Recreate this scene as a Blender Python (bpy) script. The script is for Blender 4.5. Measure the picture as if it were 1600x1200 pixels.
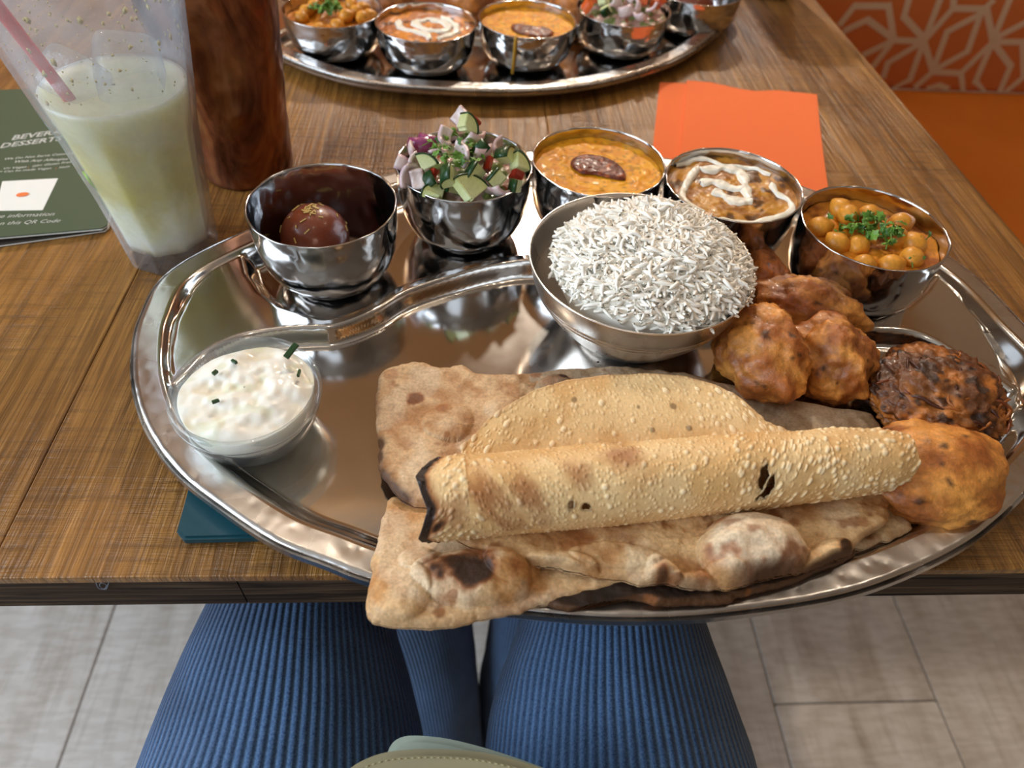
import bpy, bmesh, math, random
import numpy as np
from mathutils import Vector, Matrix, Euler
random.seed(7); RNG = np.random.default_rng(7)
PI = math.pi
for o in list(bpy.data.objects): bpy.data.objects.remove(o)
scene = bpy.context.scene
COL = scene.collection

# ------------------------------------------------------------------ camera
PITCH, ROLL, YAW, FPX, CAMZ = math.radians(47.72), math.radians(4.24), math.radians(-5.2), 1109.0, 0.2825
_f = np.array([0, math.cos(PITCH), -math.sin(PITCH)]); _r = np.array([1., 0, 0]); _u = np.cross(_r, _f)
_r2 = _r*math.cos(ROLL)+_u*math.sin(ROLL); _u2 = -_r*math.sin(ROLL)+_u*math.cos(ROLL)
_R = np.array([[math.cos(YAW), -math.sin(YAW), 0], [math.sin(YAW), math.cos(YAW), 0], [0, 0, 1]])
CR, CU, CF = _R@_r2, _R@_u2, _R@_f
CPOS = np.array([0, 0, CAMZ])
cam_d = bpy.data.cameras.new('camera'); cam = bpy.data.objects.new('camera', cam_d); COL.objects.link(cam)
cam.matrix_world = Matrix(((CR[0], CU[0], -CF[0], 0), (CR[1], CU[1], -CF[1], 0), (CR[2], CU[2], -CF[2], CAMZ), (0, 0, 0, 1)))
cam_d.sensor_width = 36; cam_d.lens = 36*FPX/1600; cam_d.clip_start = 0.01
cam_d.dof.use_dof = True; cam_d.dof.focus_distance = 0.34; cam_d.dof.aperture_fstop = 9.0
scene.camera = cam

# ------------------------------------------------------------------ light and exposure
scene.view_settings.view_transform = 'Standard'; scene.view_settings.look = 'None'
scene.view_settings.gamma = 1; scene.view_settings.use_curve_mapping = False
scene.view_settings.exposure = 0.24
world = bpy.data.worlds.new('world'); scene.world = world; world.use_nodes = True
world.node_tree.nodes['Background'].inputs[0].default_value = (0.75, 0.86, 1.0, 1)
world.node_tree.nodes['Background'].inputs[1].default_value = 0.6
def area(name, loc, target, sx, sy, power, col):
    l = bpy.data.lights.new(name, 'AREA'); l.shape = 'RECTANGLE'; l.size = sx; l.size_y = sy; l.energy = power; l.color = col
    o = bpy.data.objects.new(name, l); COL.objects.link(o); o.location = loc
    o.rotation_euler = (Vector(target)-Vector(loc)).to_track_quat('-Z', 'Y').to_euler(); return o
def point(name, loc, r, power, col):
    l = bpy.data.lights.new(name, 'POINT'); l.shadow_soft_size = r; l.energy = power; l.color = col
    o = bpy.data.objects.new(name, l); COL.objects.link(o); o.location = loc; return o
area('window_daylight', (-1.58, -0.15, 0.75), (0.3, -0.15, 0.55), 1.7, 1.1, 36, (0.72, 0.86, 1.0))
area('window_daylight_behind', (-0.75, -1.68, 0.85), (-0.6, 0.3, 0.5), 1.0, 1.1, 4, (0.78, 0.89, 1.0))
WARM = (1.0, 0.87, 0.72)
for i, p in enumerate([(0.25, 2.3, 1.45), (0.9, 2.5, 1.6), (-1.0, 2.4, 1.6), (0.35, 1.0, 1.66), (-0.5, 0.9, 1.66), (0.0, -0.2, 1.66), (1.1, 0.6, 1.66)]):
    if i == 0:   # a shaded lamp over the next table
        l_ = bpy.data.lights.new('shaded_lamp_light', 'SPOT'); l_.energy = 84; l_.color = WARM; l_.shadow_soft_size = .04; l_.spot_size = math.radians(100); l_.spot_blend = .4
        o_ = bpy.data.objects.new('shaded_lamp_light', l_); COL.objects.link(o_); o_.location = p; o_.rotation_euler = (Vector((.05, .3, 0))-Vector(p)).to_track_quat('-Z', 'Y').to_euler(); continue
    point('ceiling_lamp_light', p, 0.035, [105, 13, 13, 3, 3, 1.5, 3][i], WARM)

# ------------------------------------------------------------------ helpers
def lin(r, g, b):
    f = lambda c: (c/255/12.92) if c/255 <= .04045 else ((c/255+.055)/1.055)**2.4
    return np.array([f(r), f(g), f(b)])
def at(x, y, z=0.0):
    d = CF*FPX+CR*(x-800)-CU*(y-600); return CPOS+d*(z-CAMZ)/d[2]
def atf(x, y, zf):
    z = 0.02
    for _ in range(6):
        p = at(x, y, z); z = float(zf(p[0], p[1]))
    return at(x, y, z)
def on_y(x, y, Y):
    d = CF*FPX+CR*(x-800)-CU*(y-600); return CPOS+d*Y/d[1]
def _hash(i, j, k, s):
    n = (i.astype(np.int64)*374761393+j.astype(np.int64)*668265263+k.astype(np.int64)*2147483647+s*1274126177) & 0xffffffff
    n = ((n ^ (n >> 13))*1274126177) & 0xffffffff
    n = (n ^ (n >> 16))*2246822519 & 0xffffffff
    return ((n ^ (n >> 15)) & 0xffffff)/0xffffff
def vn(P, f=1.0, s=0):
    P = np.asarray(P, float)*f; I = np.floor(P); F = P-I; F = F*F*(3-2*F); I = I.astype(np.int64)
    i, j, k = I[..., 0], I[..., 1], I[..., 2]; x, y, z = F[..., 0], F[..., 1], F[..., 2]; r = 0
    for a in (0, 1):
        for b in (0, 1):
            for c in (0, 1):
                r = r+_hash(i+a, j+b, k+c, s)*(x if a else 1-x)*(y if b else 1-y)*(z if c else 1-z)
    return r
def fbm(P, f, s=0, o=4):
    v = 0; a = .5; t = 0
    for q in range(o): v = v+a*vn(P, f*2**q, s+q*17); t += a; a *= .5
    return v/t
def sst(a, b, x):
    t = np.clip((x-a)/(b-a), 0, 1); return t*t*(3-2*t)
def spline(P, n=24, closed=True):
    P = np.array(P, float); N = len(P); out = []
    rng_ = range(N) if closed else range(N-1)
    for i in rng_:
        g = (lambda k: P[k % N]) if closed else (lambda k: P[min(max(k, 0), N-1)])
        p0, p1, p2, p3 = g(i-1), g(i), g(i+1), g(i+2)
        for t in np.linspace(0, 1, n, endpoint=False):
            out.append(.5*((2*p1)+(-p0+p2)*t+(2*p0-5*p1+4*p2-p3)*t*t+(-p0+3*p1-3*p2+p3)*t**3))
    if not closed: out.append(P[-1])
    return np.array(out)
def resample(D, n, closed=True):
    Q = np.vstack([D, D[:1]]) if closed else D
    L = np.r_[0, np.cumsum(np.linalg.norm(np.diff(Q, axis=0), axis=1))]
    t = np.linspace(0, L[-1], n, endpoint=not closed)
    return np.stack([np.interp(t, L, Q[:, k]) for k in range(Q.shape[1])], 1)
def dist_poly(X, Y, D, closed=True):
    Q = np.vstack([D, D[:1]]) if closed else D
    best = np.full(X.shape, 1e9)
    for a, b in zip(Q[:-1, :2], Q[1:, :2]):
        e = b-a; L = e@e+1e-18
        t = np.clip(((X-a[0])*e[0]+(Y-a[1])*e[1])/L, 0, 1)
        best = np.minimum(best, (X-a[0]-t*e[0])**2+(Y-a[1]-t*e[1])**2)
    return np.sqrt(best)
def inside(X, Y, D):
    r = np.zeros(X.shape, bool); Q = np.vstack([D, D[:1]])
    for a, b in zip(Q[:-1], Q[1:]):
        c = (a[1] > Y) != (b[1] > Y)
        xx = (b[0]-a[0])*(Y-a[1])/((b[1]-a[1]) if b[1] != a[1] else 1e-12)+a[0]
        r ^= c & (X < xx)
    return r
def mesh(name, V, F, m=None, parent=None, smooth=True, col=None, mats=None, mi=None):
    me = bpy.data.meshes.new(name)
    V = np.asarray(V, float)
    if isinstance(F, np.ndarray):
        n = F.shape[1]; me.vertices.add(len(V)); me.vertices.foreach_set('co', V.ravel().astype(np.float32))
        me.loops.add(F.size); me.loops.foreach_set('vertex_index', F.ravel().astype(np.int32))
        me.polygons.add(len(F)); me.polygons.foreach_set('loop_start', np.arange(0, F.size, n, dtype=np.int32))
        me.polygons.foreach_set('loop_total', np.full(len(F), n, dtype=np.int32)); me.update(calc_edges=True); me.validate()
    else:
        me.from_pydata([tuple(v) for v in V], [], F); me.update()
    me.polygons.foreach_set('use_smooth', [smooth]*len(me.polygons))
    for q in (mats or ([m] if m else [])): me.materials.append(q)
    if mi is not None: me.polygons.foreach_set('material_index', mi)
    if col is not None:
        a = me.color_attributes.new('Col', 'FLOAT_COLOR', 'POINT')
        c = np.ones((len(V), 4), np.float32); c[:, :3] = np.clip(col, 0, 1); a.data.foreach_set('color', c.ravel())
    o = bpy.data.objects.new(name, me); COL.objects.link(o)
    if parent: o.parent = parent
    return o
def grid_faces(n, m, wu=False, wv=False):
    i = np.arange(n if wu else n-1)[:, None]; j = np.arange(m if wv else m-1)[None, :]
    a = i*m+j; b = ((i+1) % n)*m+j; c = ((i+1) % n)*m+(j+1) % m; d = i*m+(j+1) % m
    return np.stack([a, b, c, d], -1).reshape(-1, 4)
def tag(o, label=None, cat=None, group=None, kind=None):
    if label: o['label'] = label
    if cat: o['category'] = cat
    if group: o['group'] = group
    if kind: o['kind'] = kind
    return o
def empty(name, loc=(0, 0, 0), rz=0):
    o = bpy.data.objects.new(name, None); COL.objects.link(o); o.location = loc; o.rotation_euler = (0, 0, rz); o.empty_display_size = .02; return o
def copy_tree(o, parent=None):
    c = o.copy(); COL.objects.link(c)
    if parent: c.parent = parent
    for ch in list(o.children): copy_tree(ch, c)
    return c
def box(name, lo, hi, m, parent=None, bev=0.0, seg=2):
    bm = bmesh.new(); bmesh.ops.create_cube(bm, size=1)
    for v in bm.verts: v.co = Vector([(lo[k]+hi[k])/2+v.co[k]*(hi[k]-lo[k]) for k in range(3)])
    if bev: bmesh.ops.bevel(bm, geom=bm.edges[:], offset=bev, segments=seg, affect='EDGES', profile=.5)
    me = bpy.data.meshes.new(name); bm.to_mesh(me); bm.free()
    me.polygons.foreach_set('use_smooth', [False]*len(me.polygons))
    me.materials.append(m); o = bpy.data.objects.new(name, me); COL.objects.link(o)
    if parent: o.parent = parent
    return o
def prism(name, D, z0, z1, m, parent=None, bev=0.0):
    bm = bmesh.new(); vs = [bm.verts.new((p[0], p[1], z0)) for p in D]; f = bm.faces.new(vs)
    if f.normal.z > 0: f.normal_flip()
    r = bmesh.ops.extrude_face_region(bm, geom=[f])
    for v in [g for g in r['geom'] if isinstance(g, bmesh.types.BMVert)]: v.co.z = z1
    bmesh.ops.recalc_face_normals(bm, faces=bm.faces[:])
    if bev: bmesh.ops.bevel(bm, geom=[e for e in bm.edges if abs(e.verts[0].co.z-e.verts[1].co.z) < 1e-9], offset=bev, segments=2, affect='EDGES')
    me = bpy.data.meshes.new(name); bm.to_mesh(me); bm.free(); me.materials.append(m)
    o = bpy.data.objects.new(name, me); COL.objects.link(o)
    if parent: o.parent = parent
    return o
def lathe(name, prof, m, parent=None, n=96, wob=0.0, seed=0, rfun=None, bumps=0):
    P = np.array(prof, float); P = P if bumps == 0 else P
    th = np.linspace(0, 2*PI, n, endpoint=False)
    R = P[:, 0][:, None]*np.ones(n)[None]; Z = P[:, 1][:, None]*np.ones(n)[None]
    if rfun is not None: R = R*rfun(th[None]*np.ones((len(P), 1)), Z)
    X = R*np.cos(th); Y = R*np.sin(th)
    if wob:
        d = (fbm(np.stack([X, Y, Z], -1), 160, seed, 2)-.5)*wob*(R > .004)
        X = X+d*np.cos(th); Y = Y+d*np.sin(th)
    V = np.stack([X, Y, Z], -1).reshape(-1, 3)
    return mesh(name, V, grid_faces(len(P), n, False, True), m, parent)
def smooth_prof(pts, n=8): return spline(pts, n, closed=False)
def tube(name, P, r, m, parent=None, n=10, caps=True):
    P = np.array(P, float); N = len(P); r = np.ones(N)*r; V = []
    T = np.gradient(P, axis=0); T /= np.linalg.norm(T, axis=1)[:, None]
    up = np.array([0, 0, 1.]) if abs(T[0][2]) < .9 else np.array([1., 0, 0])
    a = np.cross(T[0], up); a /= np.linalg.norm(a)
    for i in range(N):
        a = a-T[i]*(a@T[i]); a /= np.linalg.norm(a); b = np.cross(T[i], a)
        for k in range(n):
            t = 2*PI*k/n; V.append(P[i]+r[i]*(a*math.cos(t)+b*math.sin(t)))
    F = [tuple(int(q) for q in f) for f in grid_faces(N, n, False, True)]
    if caps: F += [tuple(range(n))[::-1], tuple(range((N-1)*n, N*n))]
    return mesh(name, V, F, m, parent)

# ------------------------------------------------------------------ materials
class NT:
    def __init__(s, name):
        s.m = bpy.data.materials.new(name); s.m.use_nodes = True; s.t = s.m.node_tree; s.b = s.t.nodes['Principled BSDF']; s.out = s.t.nodes['Material Output']
    def n(s, typ, **kw):
        x = s.t.nodes.new(typ)
        for k, v in kw.items():
            if k.startswith('i_'):
                key = k[2:].replace('_', ' '); x.inputs[key].default_value = v
            else: setattr(x, k, v)
        return x
    def l(s, a, b): s.t.links.new(a, b)
    def co(s, scale=(1, 1, 1), rot=(0, 0, 0), which='Object', loc=None):
        tc = s.n('ShaderNodeTexCoord'); mp = s.n('ShaderNodeMapping'); mp.inputs['Scale'].default_value = scale; mp.inputs['Rotation'].default_value = rot
        s.l(tc.outputs[which], mp.inputs[0]); return mp.outputs[0]
    def noise(s, vec, scale, detail=3, rough=.5, dist=0):
        x = s.n('ShaderNodeTexNoise'); x.inputs['Scale'].default_value = scale; x.inputs['Detail'].default_value = detail
        x.inputs['Roughness'].default_value = rough; x.inputs['Distortion'].default_value = dist; s.l(vec, x.inputs['Vector']); return x.outputs[0]
    def vor(s, vec, scale, feature='SMOOTH_F1'):
        x = s.n('ShaderNodeTexVoronoi'); x.feature = feature; x.inputs['Scale'].default_value = scale; s.l(vec, x.inputs['Vector']); return x.outputs['Distance']
    def ramp(s, fac, stops):
        x = s.n('ShaderNodeValToRGB'); e = x.color_ramp.elements
        while len(e) < len(stops): e.new(.5)
        for q, (p, c) in zip(e, stops): q.position = p; q.color = tuple(list(c)[:3])+(1,) if hasattr(c, '__len__') else (c, c, c, 1)
        s.l(fac, x.inputs[0]); return x.outputs[0]
    def mix(s, fac, a, b, mode='MIX'):
        x = s.n('ShaderNodeMix'); x.data_type = 'RGBA'; x.blend_type = mode
        for sock, v in ((x.inputs[0], fac), (x.inputs[6], a), (x.inputs[7], b)):
            if hasattr(v, 'is_output'): s.l(v, sock)
            elif hasattr(v, '__len__'): sock.default_value = tuple(list(v)[:3])+(1,)
            else: sock.default_value = v
        return x.outputs[2]
    def math(s, op, a, b=0.0):
        x = s.n('ShaderNodeMath'); x.operation = op
        for sock, v in ((x.inputs[0], a), (x.inputs[1], b)):
            if hasattr(v, 'is_output'): s.l(v, sock)
            else: sock.default_value = v
        return x.outputs[0]
    def bump(s, h, strength=.3, dist=.001, prev=None):
        x = s.n('ShaderNodeBump'); x.inputs['Strength'].default_value = strength; x.inputs['Distance'].default_value = dist; s.l(h, x.inputs['Height'])
        if prev: s.l(prev, x.inputs['Normal'])
        return x.outputs[0]
    def set(s, **kw):
        for k, v in kw.items():
            sock = s.b.inputs[k.replace('_', ' ')]
            if hasattr(v, 'is_output'): s.l(v, sock)
            elif hasattr(v, '__len__') and not isinstance(v, str): sock.default_value = tuple(list(v)[:3])+((1,) if sock.type == 'RGBA' else ())
            else: sock.default_value = v
        return s.m
def simple(name, c, rough=.5, metal=0., **kw): return NT(name).set(Base_Color=c, Roughness=rough, Metallic=metal, **kw)

def steel(name, c=(.62, .60, .58), rough=.13, hammer=140, hs=.35, dist=.0006, fine=.03):
    t = NT(name); co = t.co(); h = t.vor(co, hammer); b = t.bump(h, hs, dist); n2 = t.noise(co, 900, 2)
    b2 = t.bump(n2, fine, .0002, b)
    r = t.ramp(t.noise(co, 30, 3), [(.3, rough*.8), (.75, rough*1.5)])
    return t.set(Base_Color=c, Metallic=1.0, Roughness=r, Normal=b2)
M = {}
M['tray'] = steel('tray_steel', (.60, .575, .55), .10, 60, .05, .0008, .01)
M['tray_lip'] = steel('tray_hammered_lip', (.60, .57, .54), .24, 150, .38, .0009)
M['katori'] = steel('hammered_steel', (.56, .555, .56), .12, 130, .5, .0007)
M['rice_bowl'] = steel('brushed_steel', (.74, .70, .66), .24, 40, .03, .0004, .05)

def wood(name, hue=(1, 1, 1), saw=.5):
    t = NT(name); info = t.n('ShaderNodeObjectInfo'); tc = t.n('ShaderNodeTexCoord')
    add = t.n('ShaderNodeVectorMath'); add.operation = 'ADD'; t.l(tc.outputs['Object'], add.inputs[0])
    mul = t.n('ShaderNodeVectorMath'); mul.operation = 'SCALE'; comb = t.n('ShaderNodeCombineXYZ')
    t.l(info.outputs['Random'], comb.inputs[0]); t.l(info.outputs['Random'], comb.inputs[1]); t.l(info.outputs['Random'], comb.inputs[2])
    t.l(comb.outputs[0], mul.inputs[0]); mul.inputs['Scale'].default_value = 7.3; t.l(mul.outputs[0], add.inputs[1])
    def mp(sc, rot=(0, 0, 0)):
        x = t.n('ShaderNodeMapping'); x.inputs['Scale'].default_value = sc; x.inputs['Rotation'].default_value = rot; t.l(add.outputs[0], x.inputs[0]); return x.outputs[0]
    g1 = t.noise(mp((70, 4.0, 30)), 1.6, 6, .68, .8)
    g2 = t.noise(mp((340, 9, 60)), 1.5, 3, .6)
    big = t.noise(mp((9, 3, 6)), 1, 3)
    sawn = t.noise(mp((16, 250, 10), (0, 0, .05)), 1, 4, .7, .35)
    mask = t.ramp(t.noise(mp((14, 9, 10)), 1, 3), [(.36, 0.0), (.6, 1.0)])
    c0 = t.ramp(g1, [(.30, lin(62, 38, 16)*hue), (.47, lin(130, 86, 36)*hue), (.68, lin(182, 130, 62)*hue)])
    c1 = t.mix(t.math('MULTIPLY', t.ramp(g2, [(.40, 1.0), (.52, 0.0)]), .55), c0, lin(70, 42, 20)*hue)
    c2 = t.mix(t.math('MULTIPLY', t.math('MULTIPLY', t.ramp(sawn, [(.38, 1.0), (.49, 0.0)]), mask), .8), c1, lin(60, 36, 18)*hue)
    c3 = t.mix(.28, c2, t.ramp(big, [(.3, lin(92, 58, 24)*hue), (.7, lin(184, 132, 64)*hue)]), 'MIX')
    h = t.math('ADD', t.math('MULTIPLY', t.math('MULTIPLY', sawn, mask), .9), t.math('ADD', t.math('MULTIPLY', g2, .45), t.math('MULTIPLY', g1, .6)))
    b = t.bump(h, .75, .0022)
    r = t.ramp(g1, [(.3, .30), (.7, .42)])
    return t.set(Base_Color=c3, Roughness=r, Normal=b, Specular_IOR_Level=.45)
M['wood'] = wood('table_wood')
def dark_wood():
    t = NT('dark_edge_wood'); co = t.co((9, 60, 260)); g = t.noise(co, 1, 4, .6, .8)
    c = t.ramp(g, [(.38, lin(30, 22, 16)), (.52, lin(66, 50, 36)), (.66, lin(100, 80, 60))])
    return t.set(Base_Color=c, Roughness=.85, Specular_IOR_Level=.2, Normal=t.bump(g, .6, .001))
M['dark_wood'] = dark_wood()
def floor_mat():
    t = NT('floor_laminate'); info = t.n('ShaderNodeObjectInfo'); tc = t.n('ShaderNodeTexCoord'); add = t.n('ShaderNodeVectorMath'); add.operation = 'ADD'
    comb = t.n('ShaderNodeCombineXYZ'); t.l(info.outputs['Random'], comb.inputs[0]); t.l(info.outputs['Random'], comb.inputs[1])
    sc = t.n('ShaderNodeVectorMath'); sc.operation = 'SCALE'; sc.inputs['Scale'].default_value = 13; t.l(comb.outputs[0], sc.inputs[0])
    t.l(tc.outputs['Object'], add.inputs[0]); t.l(sc.outputs[0], add.inputs[1])
    def mp(s_):
        x = t.n('ShaderNodeMapping'); x.inputs['Scale'].default_value = s_; t.l(add.outputs[0], x.inputs[0]); return x.outputs[0]
    g = t.noise(mp((14, 2.2, 4)), 1, 4, .6, .9); f = t.noise(mp((30, 120, 9)), 1, 2); s2 = t.noise(mp((60, 7, 9)), 1, 4, .6, .4)
    c = t.ramp(g, [(.3, lin(172, 160, 146)), (.48, lin(200, 192, 182)), (.68, lin(216, 211, 205))])
    c = t.mix(.25, c, t.ramp(f, [(.4, lin(160, 150, 138)), (.6, lin(215, 211, 206))]))
    c = t.mix(t.math('MULTIPLY', t.ramp(s2, [(.35, 1.0), (.46, 0.0)]), .2), c, lin(120, 104, 86))
    return t.set(Base_Color=c, Roughness=.55, Normal=t.bump(g, .1, .001))
M['floor'] = floor_mat()
M['gap'] = simple('gap_dark', lin(70, 62, 55), .9)
M['wall'] = simple('wall_paint', lin(150, 128, 104), .9)
M['ceil'] = simple('ceiling_paint', lin(186, 176, 162), .9)
M['tan'] = simple('tan_ceiling_panel', lin(206, 164, 114), .7)
M['white'] = simple('white_frame', (.8, .8, .8), .5)

def vcol(name, rough=.5, bumps=((900, .3, .0005),), spec=.5, sss=0.0, coat=0.0, sscol=None, mottle=.12, mscale=500):
    t = NT(name); a = t.n('ShaderNodeAttribute'); a.attribute_name = 'Col'; co = t.co()
    n = t.noise(co, mscale, 3); c = t.mix(1.0, a.outputs['Color'], t.ramp(n, [(.25, 1-mottle*1.6), (.75, 1+mottle)]), 'MULTIPLY')
    prev = None
    for s_, st, d in bumps:
        prev = t.bump(t.noise(co, s_, 4, .6), st, d, prev)
    kw = dict(Base_Color=c, Roughness=rough, Specular_IOR_Level=spec)
    if prev: kw['Normal'] = prev
    m = t.set(**kw)
    if sss:
        t.b.inputs['Subsurface Weight'].default_value = sss; t.b.inputs['Subsurface Radius'].default_value = (1, .6, .35); t.b.inputs['Subsurface Scale'].default_value = .002
    if coat: t.b.inputs['Coat Weight'].default_value = coat; t.b.inputs['Coat Roughness'].default_value = .12
    return m
M['bread'] = vcol('flatbread', .55, ((420, .35, .0012), (1600, .25, .0004)), .35, mottle=.16, mscale=700)
M['papad'] = vcol('papad', .5, ((1500, .25, .0003),), .4, mottle=.08, mscale=900)
M['fried'] = vcol('fried_batter', .45, ((240, .4, .0014), (1100, .45, .0006)), .5, mottle=.2, mscale=420, coat=.10)
M['sauce'] = vcol('curry_sauce', .42, ((500, .18, .0006),), .4, mottle=.12, mscale=600, coat=.06)
M['dal'] = vcol('dal_sauce', .55, (), .25, mottle=.03, mscale=500, coat=.03)
M['cream'] = vcol('white_cream', .4, ((300, .06, .0005),), .5, sss=.15, mottle=.02, coat=.3)
M['rice'] = NT('rice').set(Base_Color=lin(250, 244, 232), Roughness=.4)
M['veg'] = vcol('vegetable_flesh', .28, ((900, .12, .0003),), .5, mottle=.07, mscale=700, coat=.3)
M['skin'] = simple('cucumber_skin', lin(30, 66, 30), .3)
M['leaf'] = vcol('coriander', .45, ((1500, .2, .0003),), .4, mottle=.2, mscale=600)
M['napkin'] = (lambda t: t.set(Base_Color=lin(246, 120, 62), Roughness=.9, Normal=t.bump(t.noise(t.co(), 1500, 2), .15, .0003)))(NT('orange_paper'))
M['teal'] = simple('teal_coaster', lin(14, 72, 84), .42)
M['coaster_edge'] = simple('coaster_edge', lin(60, 40, 24), .6)
M['jamun'] = vcol('jamun', .35, ((1200, .2, .0004),), .5, mottle=.2, mscale=1500, coat=.3)
M['syrup'] = simple('syrup', lin(120, 70, 20), .08)
M['nut'] = simple('pale_nut', lin(214, 184, 110), .5)
M['chili'] = vcol('chilli_oil', .4, ((500, .5, .001),), .4, mottle=.35, mscale=500, coat=.12)
M['straw'] = simple('red_plastic', lin(200, 14, 12), .3)
def denim():
    t = NT('blue_corduroy'); uv = t.n('ShaderNodeUVMap'); sep = t.n('ShaderNodeSeparateXYZ'); t.l(uv.outputs[0], sep.inputs[0])
    s = t.math('SINE', t.math('MULTIPLY', sep.outputs[0], 2*PI*104)); h = t.math('ADD', t.math('MULTIPLY', s, .5), .5)
    co = t.co(); n = t.noise(co, 900, 3, .7); big = t.noise(co, 28, 3)
    c = t.ramp(h, [(.0, lin(22, 31, 50)), (.45, lin(56, 86, 128)), (1.0, lin(98, 132, 172))])
    c = t.mix(.45, c, t.ramp(n, [(.3, lin(34, 62, 108)), (.7, lin(120, 156, 200))]))
    c = t.mix(1.0, c, t.ramp(big, [(.3, .72), (.7, 1.12)]), 'MULTIPLY')
    b = t.bump(h, .8, .0012); b = t.bump(n, .4, .0006, b)
    return t.set(Base_Color=c, Roughness=.95, Normal=b, Sheen_Weight=.25, Specular_IOR_Level=.15)
M['denim'] = denim()
M['bag'] = simple('sage_leather', lin(158, 150, 118), .38)
M['bag_stitch'] = simple('bag_thread', lin(172, 160, 118), .6)
M['bag_light'] = simple('pale_sage_leather', lin(172, 186, 172), .4)
M['leather'] = (lambda t: t.set(Base_Color=t.ramp(t.noise(t.co(), 5, 3), [(.3, lin(212, 116, 32)), (.7, lin(226, 130, 42))]), Roughness=.45, Normal=t.bump(t.noise(t.co(), 500, 2), .1, .0005)))(NT('orange_leather'))
M['rust'] = (lambda t: t.set(Base_Color=lin(188, 98, 36), Roughness=.9, Normal=t.bump(t.noise(t.co(), 900, 2), .2, .0005)))(NT('rust_fabric'))
M['beige'] = simple('beige_print', lin(196, 164, 128), .9)
M['menu'] = simple('green_card', lin(66, 84, 62), .5)
M['paper'] = simple('white_print', lin(235, 235, 230), .7)
M['orange_ink'] = simple('orange_print', lin(230, 120, 60), .7)
def copper():
    t = NT('hammered_copper'); co = t.co(); v = t.vor(co, 95); n = t.noise(t.co((1, 1, .45)), 26, 4, .6, 1.4)
    c = t.ramp(n, [(.34, lin(74, 42, 26)), (.5, lin(146, 90, 58)), (.66, lin(182, 126, 76))])
    return t.set(Base_Color=c, Metallic=.85, Roughness=t.ramp(n, [(.3, .42), (.7, .26)]), Normal=t.bump(v, .6, .0015))
M['copper'] = copper()
def thin_glass(name, frost=0.0, tint=(1, 1, 1), bumpy=0.0, frost_col=(.85, .9, .95), rough=.05, fade=None):
    t = NT(name); t.t.nodes.remove(t.b)
    tr = t.n('ShaderNodeBsdfTransparent'); tr.inputs[0].default_value = tuple(tint)+(1,)
    gl = t.n('ShaderNodeBsdfGlossy'); gl.inputs['Roughness'].default_value = rough
    lw_ = t.n('ShaderNodeLayerWeight'); lw_.inputs['Blend'].default_value = .5; co = t.co()
    fr = t.n('ShaderNodeMath', operation='MULTIPLY_ADD'); t.l(t.math('POWER', lw_.outputs['Facing'], 4.0), fr.inputs[0]); fr.inputs[1].default_value = .95; fr.inputs[2].default_value = .045
    if bumpy:
        b = t.bump(t.noise(co, 260, 3, .6), bumpy, .001); t.l(b, gl.inputs['Normal']); t.l(b, lw_.inputs['Normal'])
    m1 = t.n('ShaderNodeMixShader'); t.l(fr.outputs[0], m1.inputs[0]); t.l(tr.outputs[0], m1.inputs[1]); t.l(gl.outputs[0], m1.inputs[2])
    last = m1
    if frost:
        df = t.n('ShaderNodeBsdfDiffuse'); df.inputs[0].default_value = tuple(frost_col)+(1,)
        tl = t.n('ShaderNodeBsdfTranslucent'); tl.inputs[0].default_value = tuple(frost_col)+(1,)
        ad = t.n('ShaderNodeMixShader'); ad.inputs[0].default_value = .5; t.l(df.outputs[0], ad.inputs[1]); t.l(tl.outputs[0], ad.inputs[2])
        f = t.math('MULTIPLY', t.ramp(t.noise(co, 45, 4, .7), [(.3, .25), (.72, 1.0)]), frost)
        m2 = t.n('ShaderNodeMixShader'); t.l(f, m2.inputs[0]); t.l(m1.outputs[0], m2.inputs[1]); t.l(ad.outputs[0], m2.inputs[2]); last = m2
    t.l(last.outputs[0], t.out.inputs['Surface']); return t.m
M['glass'] = thin_glass('misted_glass', .22, (.98, .99, 1), .35, (.80, .88, .97))
M['clear_glass'] = thin_glass('clear_glass', .10, (.96, .98, .98), 0)
M['ice'] = thin_glass('ice', .30, (.95, .97, 1), .6, (.85, .88, .92), .08)
def drink():
    t = NT('cloudy_lime_drink'); co = t.co(); sep = t.n('ShaderNodeSeparateXYZ'); t.l(co, sep.inputs[0])
    n = t.noise(t.co((1, 1, .7)), 38, 4, .6, .5)
    z = t.math('ADD', t.math('MULTIPLY', sep.outputs[2], 10.0), t.math('MULTIPLY', t.math('SUBTRACT', n, .5), .55))
    c = t.ramp(z, [(.08, lin(236, 222, 160)), (.22, lin(242, 240, 218)), (.36, lin(238, 234, 190)), (.50, lin(220, 208, 112)), (.76, lin(224, 214, 128)), (.98, lin(232, 230, 190))])
    sp = t.ramp(t.vor(co, 260, 'F1'), [(.05, 1.0), (.09, 0.0)]); c = t.mix(t.math('MULTIPLY', sp, .35), c, lin(120, 110, 50))
    return t.set(Base_Color=c, Roughness=.2, Subsurface_Weight=.9, Subsurface_Radius=(1, 1, .75), Subsurface_Scale=.02)
M['drink'] = drink()
M['lime'] = simple('lime_skin', lin(150, 190, 60), .4)
M['lime_flesh'] = simple('lime_flesh', lin(208, 206, 120), .4)
M['chair'] = simple('chair_wood', lin(80, 52, 34), .5)

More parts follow.
